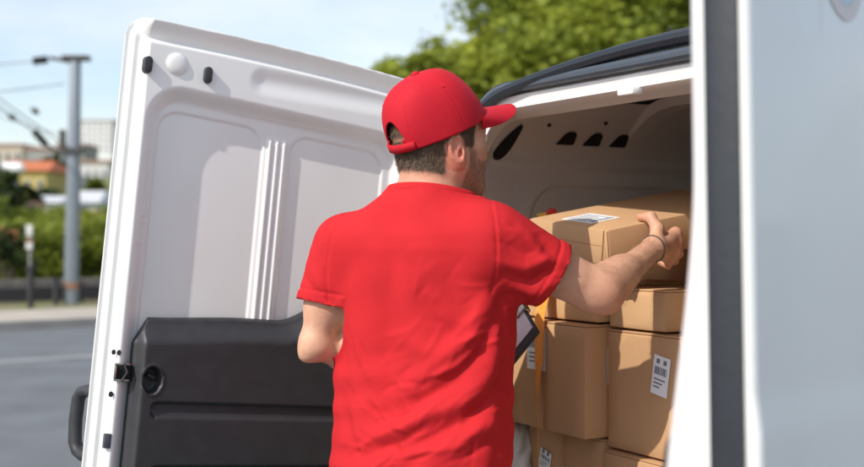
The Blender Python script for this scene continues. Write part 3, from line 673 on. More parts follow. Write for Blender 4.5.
def door_hit(x, y, Mx):
    Mw = VI.inverted() @ Mx; o = Mw.inverted() @ Vector((0, 0, CZ)); p = Mw.inverted() @ px(x, y, 1.0); d = p-o
    tt = (-.012+.02-o.y)/d.y; q = o+d*tt; return q.x, q.z
sx, sh = door_hit(852, -66, RDM)
def ringdisc(name, r0, r1, m, off):
    b = MB(); n_ = 48; vs = []
    for r_ in (r0, r1):
        for k in range(n_):
            t = 2*math.pi*k/n_; s_, h_ = sx+r_*math.cos(t), sh+r_*math.sin(t); h_ = min(h_, .385)
            vs.append((s_, float(B_r(np.array(s_), np.array(h_)))-off, h_))
    b.add(vs, [(k, (k+1) % n_, n_+(k+1) % n_, n_+k) for k in range(n_)]); return b.build(name, m, rdoor)
ringdisc('sticker', .092, .112, mat('sticker_red', (.68, .60, .59), .5), .0012)
ringdisc('sticker', .0005, .0915, mat('sticker_blue', (.50, .60, .66), .5), .0012)

# ------------------------------------------------------------------ boxes in the cargo space
def vw(a, b, z): p = H0+U*a+Vv*b; return Vector((p.x, p.y, z))
def cbox(label, a0, a1, b0, b1, z0, z1, m='card', yaw=0., group='cardboard boxes loaded in the van', seam=True, tape=True):
    """a closed carton; local x across the van, y into it"""
    w_, d_, h_ = a1-a0, b1-b0, z1-z0; o_ = vw((a0+a1)/2, (b0+b1)/2, z0)
    b = MB(); g_ = .0015
    b.box(-w_/2, w_/2, -d_/2, d_/2, 0, h_-.006)
    t = b.build('cardboard_box', M[m], None, bevel=.004, seg=2); t.location = o_; t.rotation_euler = (0, 0, R(-60+yaw)); tag(t, label, 'box', group)
    me = t.data; bm = bmesh.new(); bm.from_mesh(me); bmesh.ops.subdivide_edges(bm, edges=[e for e in bm.edges if e.calc_length() > .03], cuts=7, use_grid_fill=True)
    sd_ = a0*7+z0*3
    for v in bm.verts:
        x, y, z = v.co; ex_ = min(1, (w_/2-abs(x))/.03) if abs(abs(y)-d_/2) < .001 else 1; ez_ = max(0, min(1, min(z, h_-z)/.03))
        if abs(abs(y)-d_/2) < .001: v.co.y += math.copysign(1, y)*max(0, ex_)*ez_*(.0022+.0022*math.sin(x*22+sd_)*math.sin(z*17+sd_*2))
        elif abs(abs(x)-w_/2) < .001: v.co.x += math.copysign(1, x)*max(0, min(1, (d_/2-abs(y))/.03))*ez_*(.0015+.002*math.sin(y*20+sd_)*math.sin(z*15+sd_))
    bm.to_mesh(me); bm.free(); me.polygons.foreach_set('use_smooth', np.ones(len(me.polygons), dtype=bool)); me.set_sharp_from_angle(angle=R(35))
    # top flaps: two sheets meeting in the middle
    f = MB(); f.box(-w_/2+.001, w_/2-.001, -d_/2+.001, -g_, h_-.0055, h_-.0015); f.build('flap', M[m], t, bevel=.0015)
    f = MB(); f.box(-w_/2+.001, w_/2-.001, g_, d_/2-.001, h_-.0055, h_-.0015); f.build('flap', M[m], t, bevel=.0015)
    if tape:
        f = MB(); f.box(-w_/2+.0005, w_/2-.0005, -.024, .024, h_-.0012, h_-.0006)
        f.box(w_/2+.0006, w_/2+.0011, -.024, .024, h_-.07, h_-.008); f.build('tape', M['tape'], t)
    return t, w_, d_, h_
def label_on(box, w_, d_, face, cx, cz, lw_, lh_, rot=0., marks=1):
    """shipping label on the rear ('r') or right side ('s') face of a box"""
    def P(x, y, o):
        c, s = math.cos(R(rot)), math.sin(R(rot)); X, Z = x*c-y*s+cx, x*s+y*c+cz
        return (X, -d_/2-o, Z) if face == 'r' else (w_/2+o, X, Z) if face == 's' else (X, Z, o)
    l = MB(); l.prism([(-lw_/2, -lh_/2), (lw_/2, -lh_/2), (lw_/2, lh_/2), (-lw_/2, lh_/2)], lambda p: P(*p, .0040 if face != 't' else h_top[0]+.0003), lambda p: P(*p, .0048 if face != 't' else h_top[0]+.0009))
    lb = l.build('shipping_label', M['label'], box)
    k = MB(); random.seed(int(cx*1000+cz*100)); o0, o1 = (.0050, .0054) if face != 't' else (h_top[0]+.001, h_top[0]+.0014)
    x = -lw_*.38
    while x < lw_*.38:
        ww = random.choice((.0012, .002, .0035)); k.prism([(x, lh_*.02), (x+ww, lh_*.02), (x+ww, lh_*.22), (x, lh_*.22)], lambda p: P(*p, o0), lambda p: P(*p, o1)); x += ww+random.choice((.0015, .0025))
    for r_ in range(3):
        y_ = -lh_*(.12+.10*r_); k.prism([(-lw_*.38, y_), (lw_*(.3-.15*r_), y_), (lw_*(.3-.15*r_), y_+lh_*.035), (-lw_*.38, y_+lh_*.035)], lambda p: P(*p, o0), lambda p: P(*p, o1))
    for q_ in (-.22, .2):
        k.prism([(lw_*q_-.005, lh_*.30), (lw_*q_+.005, lh_*.30), (lw_*q_+.005, lh_*.30+.010), (lw_*q_-.005, lh_*.30+.010)], lambda p: P(*p, o0), lambda p: P(*p, o1))
    k.build('print', M['ink'], lb); return lb
h_top = [0]
bc, w_, d_, h_ = cbox('large carton at left of the load, standing out, orange strap over its front', .150, .488, .14, .50, .934, 1.193)
label_on(bc, w_, d_, 's', -.168+.115-.04, .165, .05, .085); label_on(bc, w_, d_, 'r', -.03+.015, .190, .075, .10)
bc, w_, d_, h_ = cbox('big carton right of centre with a white label high on its front', .494, .86, .20, .56, .915, 1.184, 'card')
label_on(bc, w_, d_, 'r', .679-.677, 1.103-.915-.008, .052, .085, -9)
cbox('carton at the bottom right under the big labelled carton', .494, .88, .185, .55, .64, .911, 'card')
bc, w_, d_, h_ = cbox('carton at the bottom left under the strapped carton, with a small tilted label', .188, .486, .195, .55, .655, .930, 'card')
label_on(bc, w_, d_, 'r', .263-.337, .190, .046, .050, -14)
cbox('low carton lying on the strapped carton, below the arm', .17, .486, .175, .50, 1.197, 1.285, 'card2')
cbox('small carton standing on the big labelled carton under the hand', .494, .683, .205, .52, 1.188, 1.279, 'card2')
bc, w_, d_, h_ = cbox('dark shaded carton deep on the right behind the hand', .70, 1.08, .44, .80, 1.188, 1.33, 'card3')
label_on(bc, w_, d_, 'r', -.10, .085, .055, .08, 4)
cbox('long flat carton at the back left against the van side', .10, .42, .55, 1.05, 1.10, 1.415, 'card')
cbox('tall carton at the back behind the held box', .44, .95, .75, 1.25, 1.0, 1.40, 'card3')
cbox('lower carton at the back left, mostly hidden', .10, .42, .56, 1.05, .65, 1.095, 'card')
cbox('lower carton at the back, under the tall one', .44, .95, .76, 1.25, .605, .995, 'card')
cbox('carton filling the right of the load behind the near door', .87, 1.26, .26, .62, .605, 1.10, 'card')
cbox('base carton under the bottom left one', .188, .486, .20, .55, .603, .651, 'card', tape=False)
cbox('base carton under the bottom right one', .494, .86, .19, .55, .603, .636, 'card', tape=False)

# ---- the box being lifted: tilted, nearest bottom corner lowest
K = Vector((.377, 2.462, 1.407)); EV = Vector((.854, .493, .165)).normalized(); EL = Vector((-.497, .861, .1045)); EL = (EL-EV*EL.dot(EV)).normalized(); EN = EV.cross(EL)
BL = lambda t, n, w: K+EV*t-EL*n-EN*w                            # along the long face, out from it, down from the top
hb = Matrix(((-EL.x, EV.x, EN.x, K.x), (-EL.y, EV.y, EN.y, K.y), (-EL.z, EV.z, EN.z, K.z), (0, 0, 0, 1)))   # local x = out of the long face, y along, z up; origin near top corner
LW_, LL, LH = .285, .47, .080
b = MB(); b.box(-LW_, 0, 0, LL, -LH, 0); hbx = b.build('cardboard_box', M['card'], None, bevel=.004, seg=2); hbx.matrix_world = hb
tag(hbx, 'flat carton being lifted, tilted, with a white label on top, gripped by the hand', 'box', 'cardboard boxes loaded in the van')
f = MB(); f.prism([(-LW_+.002, -.001), (-.012, -.001), (-.028, -LH+.002), (-LW_+.002, -LH+.002)], lambda p: (p[0], -.0005, p[1]), lambda p: (p[0], -.0035, p[1])); f.build('flap', M['card2'], hbx, bevel=.0012)
f = MB(); f.prism([(-LW_+.004, -.036), (-.021, -.036), (-.0215, -.0375), (-LW_+.004, -.0375)], lambda p: (p[0], -.0036, p[1]), lambda p: (p[0], -.0039, p[1])); f.build('crease', M['card3'], hbx)
f = MB(); f.box(-.010, -.002, -.0032, -.0005, -LH+.002, -.002); f.build('flap', M['card2'], hbx, bevel=.0008)
lbm = MB(); lbm.prism([(-.205, .030), (-.095, .030), (-.095, .115), (-.205, .115)], lambda p: (p[0], p[1], .0004), lambda p: (p[0], p[1], .001)); lb = lbm.build('shipping_label', M['label'], hbx)
k = MB()
for y_ in np.arange(.042, .10, .011):
    k.prism([(-.195, y_), (-.13-.02*math.sin(y_*300), y_), (-.13-.02*math.sin(y_*300), y_+.003), (-.195, y_+.003)], lambda p: (p[0], p[1], .0011), lambda p: (p[0], p[1], .0014))
for x_ in np.arange(-.116, -.104, .0045): k.prism([(x_, .04), (x_+.0018, .04), (x_+.0018, .105), (x_, .105)], lambda p: (p[0], p[1], .0011), lambda p: (p[0], p[1], .0014))
k.build('print', M['ink'], lb)

# ---- orange lashing strap down the front of the load, white sack
b = MB(); sp = [(.430, .62, 1.432, .016, 0), (.33, .40, 1.405, .018, 0), (.315, .18, 1.345, .019, 0), (.322, .158, 1.29, .019, 0), (.326, .131, 1.20, .019, 0), (.328, .129, 1.10, .018, 10), (.329, .127, 1.05, .016, 30), (.330, .127, 1.00, .012, 48), (.330, .128, .93, .011, 52), (.330, .130, .80, .011, 50), (.330, .135, .64, .011, 45)]
sp2 = []; vs = []
for i in range(len(sp)-1):
    for k_ in range(6):
        f_ = k_/6; sp2.append(tuple(sp[i][j]*(1-f_)+sp[i+1][j]*f_ for j in range(5)))
for a_, b_, z_, hw, tw in sp2:
    dx, dy = hw*math.cos(R(tw)), -hw*math.sin(R(tw)); p0 = vw(a_-dx, b_-max(0, dy)-abs(dy)*.0, z_); p1 = vw(a_+dx, b_-2*abs(dy)*.5, z_)
    q = Vv*(-.0015); vs += [p0, p1, p1+q, p0+q]
n_ = len(sp2); b.add(vs, [(i*4+j, i*4+(j+1) % 4, i*4+4+(j+1) % 4, i*4+4+j) for i in range(n_-1) for j in range(4)])
st = b.build('lashing_strap', M['strap'], None, smooth=True, angle=30); tag(st, 'orange webbing strap hanging down the front of the strapped carton', 'strap')
p_ = px(551, 213.5, 2.92); b = MB(); b.tube([p_+Vector((-.018, 0, -.004)), p_+Vector((0, 0, .006)), p_+Vector((.014, 0, .004))], [.006, .008, .007], 8); b.build('strap_hook', M['redstrap'], st, smooth=True)
b = MB(); b.tube([p_+Vector((-.035, 0, -.008)), p_+Vector((-.012, 0, -.002))], [.007, .007], 8); b.build('strap_tag', mat('yellow_tag', (.75, .45, .05), .5), st, smooth=True)
# white sack by the left jamb
fs = Field(axis((-.35, .1, .008)) , axis((2.5, 3.2, .008)), axis((.55, .98, .008)))
fs.ax[0] = axis((0, .42, .007)); fs.D = np.full([len(a) for a in fs.ax], .06, dtype=np.float32)
c0 = vw(.105, .22, .75); fs.ell(c0, (.105, .12, .165)); fs.ell(vw(.10, .26, .68), (.11, .15, .10), k=.05); fs.ell(vw(.125, .19, .885), (.06, .06, .045), k=.05)
V_, Q_ = fs.mesh(); N_ = vnormals(V_, Q_)
V_ = V_+N_*(.007*np.sin(V_[:, 2:3]*70+5*np.sin(V_[:, 0:1]*40))+.006*np.sin(V_[:, 0:1]*110+V_[:, 2:3]*25))
sk = np_mesh('sack', relax(V_, Q_, 1), Q_, M['sack']); tag(sk, 'white plastic sack wedged low at the left edge of the cargo opening', 'sack')

# ------------------------------------------------------------------ the man
HO = Vector((.022, 2.325, 1.592))                                  # between the eyes, inside the head
TH = R(37); HF = Vector((math.cos(TH), math.sin(TH), 0)); HR = Vector((math.sin(TH), -math.cos(TH), 0))
pitch = R(2); HFp = (HF*math.cos(pitch)+Vector((0, 0, math.sin(pitch)))).normalized(); HU = HR.cross(HFp)
HM = Matrix(((HFp.x, HR.x, HU.x), (HFp.y, HR.y, HU.y), (HFp.z, HR.z, HU.z)))
hp_ = lambda f, r, u: HO+HFp*f+HR*r+HU*u
TT = R(57); TF = Vector((math.cos(TT), math.sin(TT), 0)); TR_ = Vector((math.sin(TT), -math.cos(TT), 0))
SL, SR = px(343, 245, 2.40), px(493, 239, 2.245)
ELB, ERB = px(315, 343, 2.385), px(601, 292, 2.29)
WRR = BL(.078, .052, .047); WRL = Vector((-.050, 2.535, 1.088))
NB = Vector((-.012, 2.315, 1.460))
zp = [.84, .93, 1.02, 1.10, 1.167, 1.22, 1.267, 1.327, 1.37, 1.40, 1.43, 1.455, 1.475, 1.49, 1.51]
wp_ = [.200, .201, .200, .198, .198, .195, .190, .188, .180, .168, .145, .112, .084, .06, .03]
dp_ = [.128, .125, .120, .120, .122, .126, .130, .132, .126, .116, .100, .088, .074, .055, .03]
cxp = [-.026, -.025, -.022, -.021, -.020, -.017, -.012, -.006, -.009, -.010, -.012, -.014, -.016, -.016, -.016]
cyp = [2.34, 2.34, 2.345, 2.35, 2.355, 2.355, 2.352, 2.345, 2.338, 2.332, 2.325, 2.32, 2.315, 2.312, 2.312]
def torso(shrink=0., e=2.25):
    def fn(X, Y, Z):
        i = lambda a: np.interp(Z, zp, a)
        dx, dy = X-i(cxp), Y-i(cyp); r_ = dx*TR_.x+dy*TR_.y; f_ = dx*TF.x+dy*TF.y; W_, D_ = i(wp_)-shrink, i(dp_)-shrink
        q = (np.abs(r_/W_)**e+np.abs(f_/D_)**e)**(1/e); d = (q-1)*np.minimum(W_, D_)*.9
        sp_ = .008*np.exp(-(r_/.03)**2)*(f_ < 0)                                    # groove of the spine
        return np.maximum(d+sp_, np.maximum(zp[0]-Z, Z-zp[-1]))
    return fn
# ---- body: one continuous skin
ax = axis((-.40, -.125, .009), (-.125, .15, .0032), (.15, .42, .007), (.42, .60, .0023))
ay = axis((1.95, 2.16, .012), (2.16, 2.44, .0034), (2.44, 2.60, .0024), (2.60, 2.90, .009))
az = axis((-.02, 1.10, .014), (1.10, 1.30, .006), (1.30, 1.455, .0024), (1.455, 1.76, .0032))
B_ = Field(ax, ay, az)
B_.op(torso(.014), (-.3, 2.1, .8), (.3, 2.6, 1.52), .02)
B_.cone(NB+Vector((0, .0, -.06)), hp_(-.032, 0, -.06), .068, .058, .05)
B_.cone(NB+Vector((.012, .01, -.03)), hp_(-.018, .0, -.075), .060, .054, .03)
# head
B_.ell(hp_(-.014, 0, .038), (.096, .074, .086), HM, .02)
B_.ell(hp_(-.045, 0, .0), (.062, .064, .065), HM, .03)
B_.ell(hp_(.030, 0, -.022), (.060, .060, .078), HM, .03)
B_.ell(hp_(.045, 0, -.062), (.042, .046, .050), HM, .02)
for sg in (-1, 1):
    B_.cone(hp_(-.004, sg*.054, -.062), hp_(.066, sg*.016, -.104), .017, .017, .03)
    B_.cone(hp_(-.002, sg*.057, -.045), hp_(-.002, sg*.058, -.01), .014, .012, .03)
    B_.cone(hp_(.050, sg*.044, -.022), hp_(.066, sg*.030, -.030), .014, .013, .025)
    B_.cone(hp_(.078, sg*.012, .020), hp_(.062, sg*.045, .018), .010, .008, .02)
    B_.ell(hp_(.084, sg*.031, .0), (.014, .015, .011), HM, .01, 'sub')
    B_.ell(hp_(.071, sg*.031, .0), (.013, .013, .0125), HM, .004)
    B_.cone(hp_(.086, sg*.010, -.036), hp_(.090, sg*.012, -.036), .007, .007, .008)
    # neck muscle
    B_.cone(hp_(-.025, sg*.050, -.045), NB+HF*.045+HR*(sg*.020)+Vector((0, 0, -.02)), .017, .018, .025)
B_.cone(hp_(.072, 0, -.105), hp_(.066, 0, -.108), .019, .018, .02)
B_.cone(hp_(.086, 0, .008), hp_(.108, 0, -.030), .008, .0105, .012)
B_.cone(hp_(.083, -.016, -.060), hp_(.083, .016, -.060), .008, .008, .008); B_.cone(hp_(.090, -.010, -.060), hp_(.090, .010, -.060), .007, .007, .006)
B_.cone(hp_(.082, -.013, -.072), hp_(.082, .013, -.072), .008, .008, .006)
B_.cone(hp_(.099, -.015, -.0655), hp_(.099, .015, -.0655), .0035, .0035, .003, 'sub')
# ears
for sg in (-1, 1):
    tilt = Matrix.Rotation(R(-10), 3, 'Y'); flare = Matrix.Rotation(R(sg*20), 3, 'Z')
    em = HM @ flare @ tilt; c = hp_(-.026, sg*.079, -.032)
    q = lambda f, r, u: c+em @ Vector((f, sg*r, u))
    B_.ell(q(0, -.001, .004), (.017, .0050, .029), em, .008)
    B_.ell(q(.002, -.002, -.021), (.0105, .0055, .0135), em, .008)
    B_.ell(q(.002, .0055, .004), (.0105, .0050, .019), em, .003, 'sub')
    B_.ell(q(.005, .002, -.003), (.006, .008, .008), em, .003, 'sub')
    for k in range(12):                                          # helix rim
        a0, a1 = R(-75+k*22), R(-75+(k+1)*22); P = lambda a: q(.015*math.cos(a+math.pi/2+.4)*1.0, .003, .006+.026*math.sin(a+math.pi/2+.4))
        B_.cone(P(a0), P(a1), .0033, .0033, .004)
    B_.cone(q(.006, .003, .012), q(-.004, .003, -.010), .0022, .0026, .004)
    B_.cone(q(.0115, .004, -.003), q(.011, .004, -.008), .003, .003, .004)      # tragus
# arms
def bulge(a, b, ra, rb, mid, k=.02):
    a, b = Vector(a), Vector(b); m_ = a+(b-a)*.35; B_.cone(a, m_, ra, mid, k); B_.cone(m_, b, mid, rb, k)
B_.cone(SL, ELB, .048, .031, .02); B_.cone(SL+Vector((-.005, -.01, -.07)), SL+(ELB-SL)*.6, .043, .042, .03); bulge(ELB, WRL, .030, .025, .037); B_.cone(ELB+Vector((.006, -.004, -.006)), ELB+Vector((-.016, -.006, -.024)), .026, .016, .02)
B_.cone(SR, ERB+Vector((-.004, 0, .002)), .043, .036, .02)
ua = ERB-SR
B_.cone(SR+ua*.35+Vector((0, 0, .006)), SR+ua*.7+Vector((0, 0, -.002)), .0405, .0385, .02)       # biceps
B_.cone(SR+ua*.3+Vector((0, 0, -.014)), SR+ua*.75+Vector((0, 0, -.006)), .042, .0385, .02)     # triceps
fa = WRR-ERB
B_.cone(ERB+Vector((-.020, -.004, -.006)), ERB+Vector((.017, -.004, -.018)), .027, .0165, .035)          # point of the elbow
B_.cone(ERB, ERB+fa*.22, .033, .0345, .035); B_.cone(ERB+fa*.22, WRR, .0335, .0235, .02)
B_.cone(ERB+fa*.02+Vector((-.010, 0, .010)), ERB+fa*.36+Vector((-.002, 0, .006)), .023, .025, .045)
# hands
def hand(Wr, kn, chains, thumb, pr=.015):
    for k_ in kn: B_.cone(Wr, k_, .0175, .0118, .016)
    for i in range(3): B_.cone(kn[i], kn[i+1], .0115, .0112, .010)
    for i, chn in enumerate(chains):
        p = [kn[i]]+chn; r_ = [.0108, .0098, .0090, .0078] if i < 3 else [.0096, .0086, .0078, .0070]
        for j in range(len(p)-1): B_.cone(p[j], p[j+1], r_[j], r_[j+1], .0035)
        B_.cone(p[0], p[0], .0122 if i < 3 else .0108, None, .006)
    r_ = [.0165, .0135, .0115, .0088]
    for j in range(len(thumb)-1): B_.cone(thumb[j], thumb[j+1], r_[j], r_[j+1], .008)
kn = [BL(.168, .024, .032), BL(.167, .027, .051), BL(.158, .029, .069), BL(.142, .029, .086)]
chains = [[BL(.182, .016, .068), BL(.180, .000, .0905), BL(.172, -.020, .0920)],
          [BL(.182, .016, .082), BL(.176, -.004, .0930), BL(.166, -.026, .0930)],
          [BL(.170, .013, .0955), BL(.160, -.010, .0950), BL(.150, -.030, .0935)],
          [BL(.150, .014, .103), BL(.142, -.006, .0960), BL(.134, -.022, .0930)]]
th = [BL(.088, .048, .036), BL(.108, .034, .012), BL(.112, .010, -.011), BL(.104, -.015, -.0105)]
hand(WRR, kn, chains, th)
HD = (Vector((.045, 2.59, 1.080))-WRL).normalized(); HS = Vector((0, 0, 1)); HN = HD.cross(HS).normalized()
lh = lambda d, s_, n_: WRL+HD*d+HS*s_+HN*n_
knl = [lh(.088, .030, .0), lh(.092, .010, .0), lh(.090, -.010, .0), lh(.082, -.028, .0)]
chl = [[lh(.115, .032, -.02), lh(.108, .032, -.045), lh(.092, .030, -.052)], [lh(.122, .012, -.022), lh(.112, .010, -.050), lh(.094, .010, -.056)],
       [lh(.118, -.010, -.022), lh(.108, -.012, -.048), lh(.092, -.012, -.052)], [lh(.104, -.030, -.018), lh(.096, -.031, -.040), lh(.082, -.030, -.044)]]
hand(WRL, knl, chl, [lh(.02, .02, .0), lh(.045, .045, -.012), lh(.070, .052, -.028), lh(.088, .050, -.040)])
# legs
for sg in (-1, 1):
    hip = Vector((-.02, 2.34, .90))+TR_*(sg*.085); kne = hip+TF*(.03+.05*sg)+Vector((0, 0, -.43)); ank = kne+TF*(-.03)+Vector((0, 0, -.39))
    B_.cone(hip, kne, .085, .055, .04); B_.cone(kne, ank, .054, .037, .03); B_.cone(ank, ank+TF*.14+Vector((0, 0, -.035)), .036, .028, .02)
    if sg < 0: LEG = [(hip, kne, ank)]
    else: LEG.append((hip, kne, ank))
V_, Q_ = B_.mesh(); V_ = relax(V_, Q_, 2, .4)
body = np_mesh('person', V_, Q_, None or mat('skin', (.60, .33, .225), .48, sss=.12, spec=.4), smooth=True)
tag(body, 'man in red cap and t-shirt seen from behind, right arm reaching into the van', 'person')
# stubble mask and skin tones as a vertex attribute (a property of the skin, not of the light)
P_ = (V_-np.array(HO)) @ np.array(HM)
f_, r_, u_ = P_.T
ear = (np.hypot((f_+.026)/.024, (u_+.030)/.040) < 1) & (np.abs(r_) > .066)
beard = sst(-u_, .012+.0*f_, .040)*sst(f_, -.012, .004)*(1-sst(-u_, .112, .135))*sst(f_+.5*np.maximum(-u_-.06, 0), -.004, .012)
side = sst(f_, -.004, .010)*sst(.030-f_, 0, .012)*sst(u_, -.05, -.02)*(np.abs(r_) > .045)
beard = np.clip(np.maximum(beard*(1-.75*sst(f_, .060, .075)*sst(-.035-u_, -.01, -.0)*0), side), 0, 1); beard[ear] = 0
cheek = np.hypot((f_-.062)/.030, (u_+.022)/.026) < 1; beard[cheek] *= .25
beard[(np.abs(f_) > .2) | (np.abs(u_) > .2)] = 0
red = np.where(ear, .8, 0)+.45*sst(np.hypot(f_+.03, u_+.10), .09, .05)*(u_ > -.17)*(u_ < 0)
red = np.clip(red+.55*np.exp(-(((V_-np.array(ERB+Vector((.01, -.01, -.015))))**2).sum(1))/.045**2)+.5*np.exp(-(((V_-np.array(kn[1]))**2).sum(1))/.03**2)+.7*np.exp(-(((V_-np.array(th[3]))**2).sum(1))/.014**2), 0, 1)
at_ = body.data.attributes.new('stubble', 'FLOAT', 'POINT'); at_.data.foreach_set('value', beard.astype(np.float32))
at_ = body.data.attributes.new('flush', 'FLOAT', 'POINT'); at_.data.foreach_set('value', red.astype(np.float32))
m = body.data.materials[0]; n = m.node_tree.nodes; l = m.node_tree.links; bs = n['Principled BSDF']
def nd(t, **k):
    q = n.new(t)
    for a, v in k.items(): setattr(q, a, v)
    return q
tcn = nd('ShaderNodeTexCoord'); z1 = nd('ShaderNodeTexNoise'); z1.inputs['Scale'].default_value = 35; z1.inputs['Detail'].default_value = 6; l.new(tcn.outputs['Object'], z1.inputs['Vector'])
rr_ = nd('ShaderNodeValToRGB'); rr_.color_ramp.elements[0].position = .3; rr_.color_ramp.elements[1].position = .7
rr_.color_ramp.elements[0].color = (.55, .285, .185, 1); rr_.color_ramp.elements[1].color = (.66, .375, .25, 1); l.new(z1.outputs[0], rr_.inputs[0])
af = nd('ShaderNodeAttribute', attribute_name='flush'); mxf = nd('ShaderNodeMix', data_type='RGBA'); mxf.inputs[7].default_value = (.56, .20, .13, 1)
l.new(af.outputs['Fac'], mxf.inputs[0]); l.new(rr_.outputs[0], mxf.inputs[6])
ab = nd('ShaderNodeAttribute', attribute_name='stubble'); z2 = nd('ShaderNodeTexNoise'); z2.inputs['Scale'].default_value = 420; z2.inputs['Detail'].default_value = 3; l.new(tcn.outputs['Object'], z2.inputs['Vector'])
r2 = nd('ShaderNodeValToRGB'); r2.color_ramp.elements[0].position = .42; r2.color_ramp.elements[1].position = .60; r2.color_ramp.elements[0].color = (.25, .25, .25, 1); l.new(z2.outputs[0], r2.inputs[0])
mu = nd('ShaderNodeMath', operation='MULTIPLY'); l.new(ab.outputs['Fac'], mu.inputs[0]); l.new(r2.outputs[0], mu.inputs[1])
mxb = nd('ShaderNodeMix', data_type='RGBA'); mxb.inputs[7].default_value = (.17, .095, .055, 1); l.new(mu.outputs[0], mxb.inputs[0]); l.new(mxf.outputs[2], mxb.inputs[6]); l.new(mxb.outputs[2], bs.inputs['Base Color'])
bpn = nd('ShaderNodeBump'); bpn.inputs['Strength'].default_value = .25; bpn.inputs['Distance'].default_value = .002; z3 = nd('ShaderNodeTexNoise'); z3.inputs['Scale'].default_value = 260; z3.inputs['Detail'].default_value = 4
l.new(tcn.outputs['Object'], z3.inputs['Vector']); l.new(z3.outputs[0], bpn.inputs['Height']); l.new(bpn.outputs[0], bs.inputs['Normal'])
# ---- hair: short cropped strands on the back and sides of the head, stubble on the jaw
BN_ = vnormals(V_, Q_)
EDGE = lambda f: .012+.30*f                                       # cap rim height above the eye line, rising to the front
def strands(name, mask, n_, ln, wd, parent, m, lift=.5):
    idx = np.where(mask)[0]
    if len(idx) == 0: return
    k = rng.choice(idx, n_); p = V_[k]+rng.normal(size=(n_, 3))*.0016; nn = BN_[k]; dn = -np.array(HU)-.35*np.array(HFp)
    d = nn*lift+dn+rng.normal(size=(n_, 3))*.28; d /= np.linalg.norm(d, axis=1, keepdims=True); L = ln*(.5+rng.random((n_, 1)))
    s_ = np.cross(d, nn); s_ /= np.linalg.norm(s_, axis=1, keepdims=True)+1e-9
    a = p-s_*wd; b = p+s_*wd; mid = p+d*L*.6+nn*.0012; c = p+d*L+nn*.0004
    V3 = np.stack([a, b, mid+s_*wd*.7, mid-s_*wd*.7, c], 1).reshape(-1, 3); o = np.arange(n_)[:, None]*5
    return np_mesh(name, V3, [tuple(x) for x in (o+np.array([0, 1, 2, 3])).tolist()]+[tuple(x) for x in (o+np.array([3, 2, 4])).tolist()], m, parent, smooth=True)
nape = (u_ < EDGE(f_)+.012) & (u_ > -.062-.25*(f_+.09)) & (f_ < .004) & (np.abs(r_) < .1) & (~ear) & ~((f_ > -.046) & (u_ < -.020)) & (f_ > -.16)
sidb = (u_ < EDGE(f_)+.01) & (u_ > -.018) & (f_ > -.010) & (f_ < .022+.25*(u_+.018)) & (np.abs(r_) > .045) & (~ear)
crown_ = (u_ < .11) & (u_ > .0) & (f_ < -.03)
strands('hair', nape | sidb, 14000, .0055, .00030, body, M['hair'], .16)
strands('hair', crown_, 7000, .010, .00035, body, M['hair'], .12)
shell_i = nape | sidb
strands('stubble', (beard > .5) & (u_ < -.025) & (f_ < .11), 5000, .0026, .00016, body, mat('stubble_hair', (.17, .10, .06), .6), .7)
# scalp colour under the hair
at_ = body.data.attributes.new('scalp', 'FLOAT', 'POINT'); at_.data.foreach_set('value', ((shell_i | crown_)*.85).astype(np.float32))
asc = nd('ShaderNodeAttribute', attribute_name='scalp'); mxs = nd('ShaderNodeMix', data_type='RGBA'); mxs.inputs[7].default_value = (.10, .062, .040, 1)
l.new(asc.outputs['Fac'], mxs.inputs[0]); l.new(mxb.outputs[2], mxs.inputs[6]); l.new(mxs.outputs[2], bs.inputs['Base Color'])
MH = mat('arm_hair', (.26, .16, .09), .6)
aR = np.array(ERB); fR = np.array(WRR)-aR; tR = ((V_-aR) @ fR)/(fR @ fR); dR_ = np.linalg.norm(V_-aR-tR[:, None]*fR, axis=1)
HU_, HFp_ = HU, HFp; HU = -fa.normalized()*.8+Vector((0, 0, .5)); HFp = Vector((0, 0, 0))
strands('arm_hair', (tR > -.05) & (tR < .97) & (dR_ < .055) & (BN_[:, 2] > -.5), 2600, .011, .00011, body, MH, .45)
HU, HFp = HU_, HFp_
# eyes
for sg in (-1, 1):
    b = MB(); c = hp_(.0765, sg*.031, .0)
    bm = bmesh.new(); bmesh.ops.create_icosphere(bm, subdivisions=3, radius=.0118); me = bpy.data.meshes.new('eye'); bm.to_mesh(me); bm.free()
    me.materials.append(mat('eye_white', (.75, .73, .70), .15)); me.materials.append(mat('iris', (.05, .035, .02), .1))
    for p in me.polygons: p.use_smooth = True; p.material_index = 1 if (p.center.normalized().dot(HFp) > .86) else 0
    e = link(bpy.data.objects.new('eye', me), body); e.location = c

# thumb nail
tn = (th[3]-th[2]).normalized(); up_ = (EN-tn*EN.dot(tn)).normalized(); sd2 = tn.cross(up_); c = th[3]+up_*.0072+tn*.0005
b = MB(); o = []
for k in range(14):
    a = 2*math.pi*k/14; o.append((.0058*math.cos(a), .0052*math.sin(a)))
b.prism(o, lambda p: c+tn*p[0]+sd2*p[1]-up_*(.0012+18*p[1]**2), lambda p: c+tn*p[0]+sd2*p[1]+up_*(.0010-18*p[1]**2)); b.build('fingernail', mat('nail', (.66, .42, .34), .25), body, smooth=True)
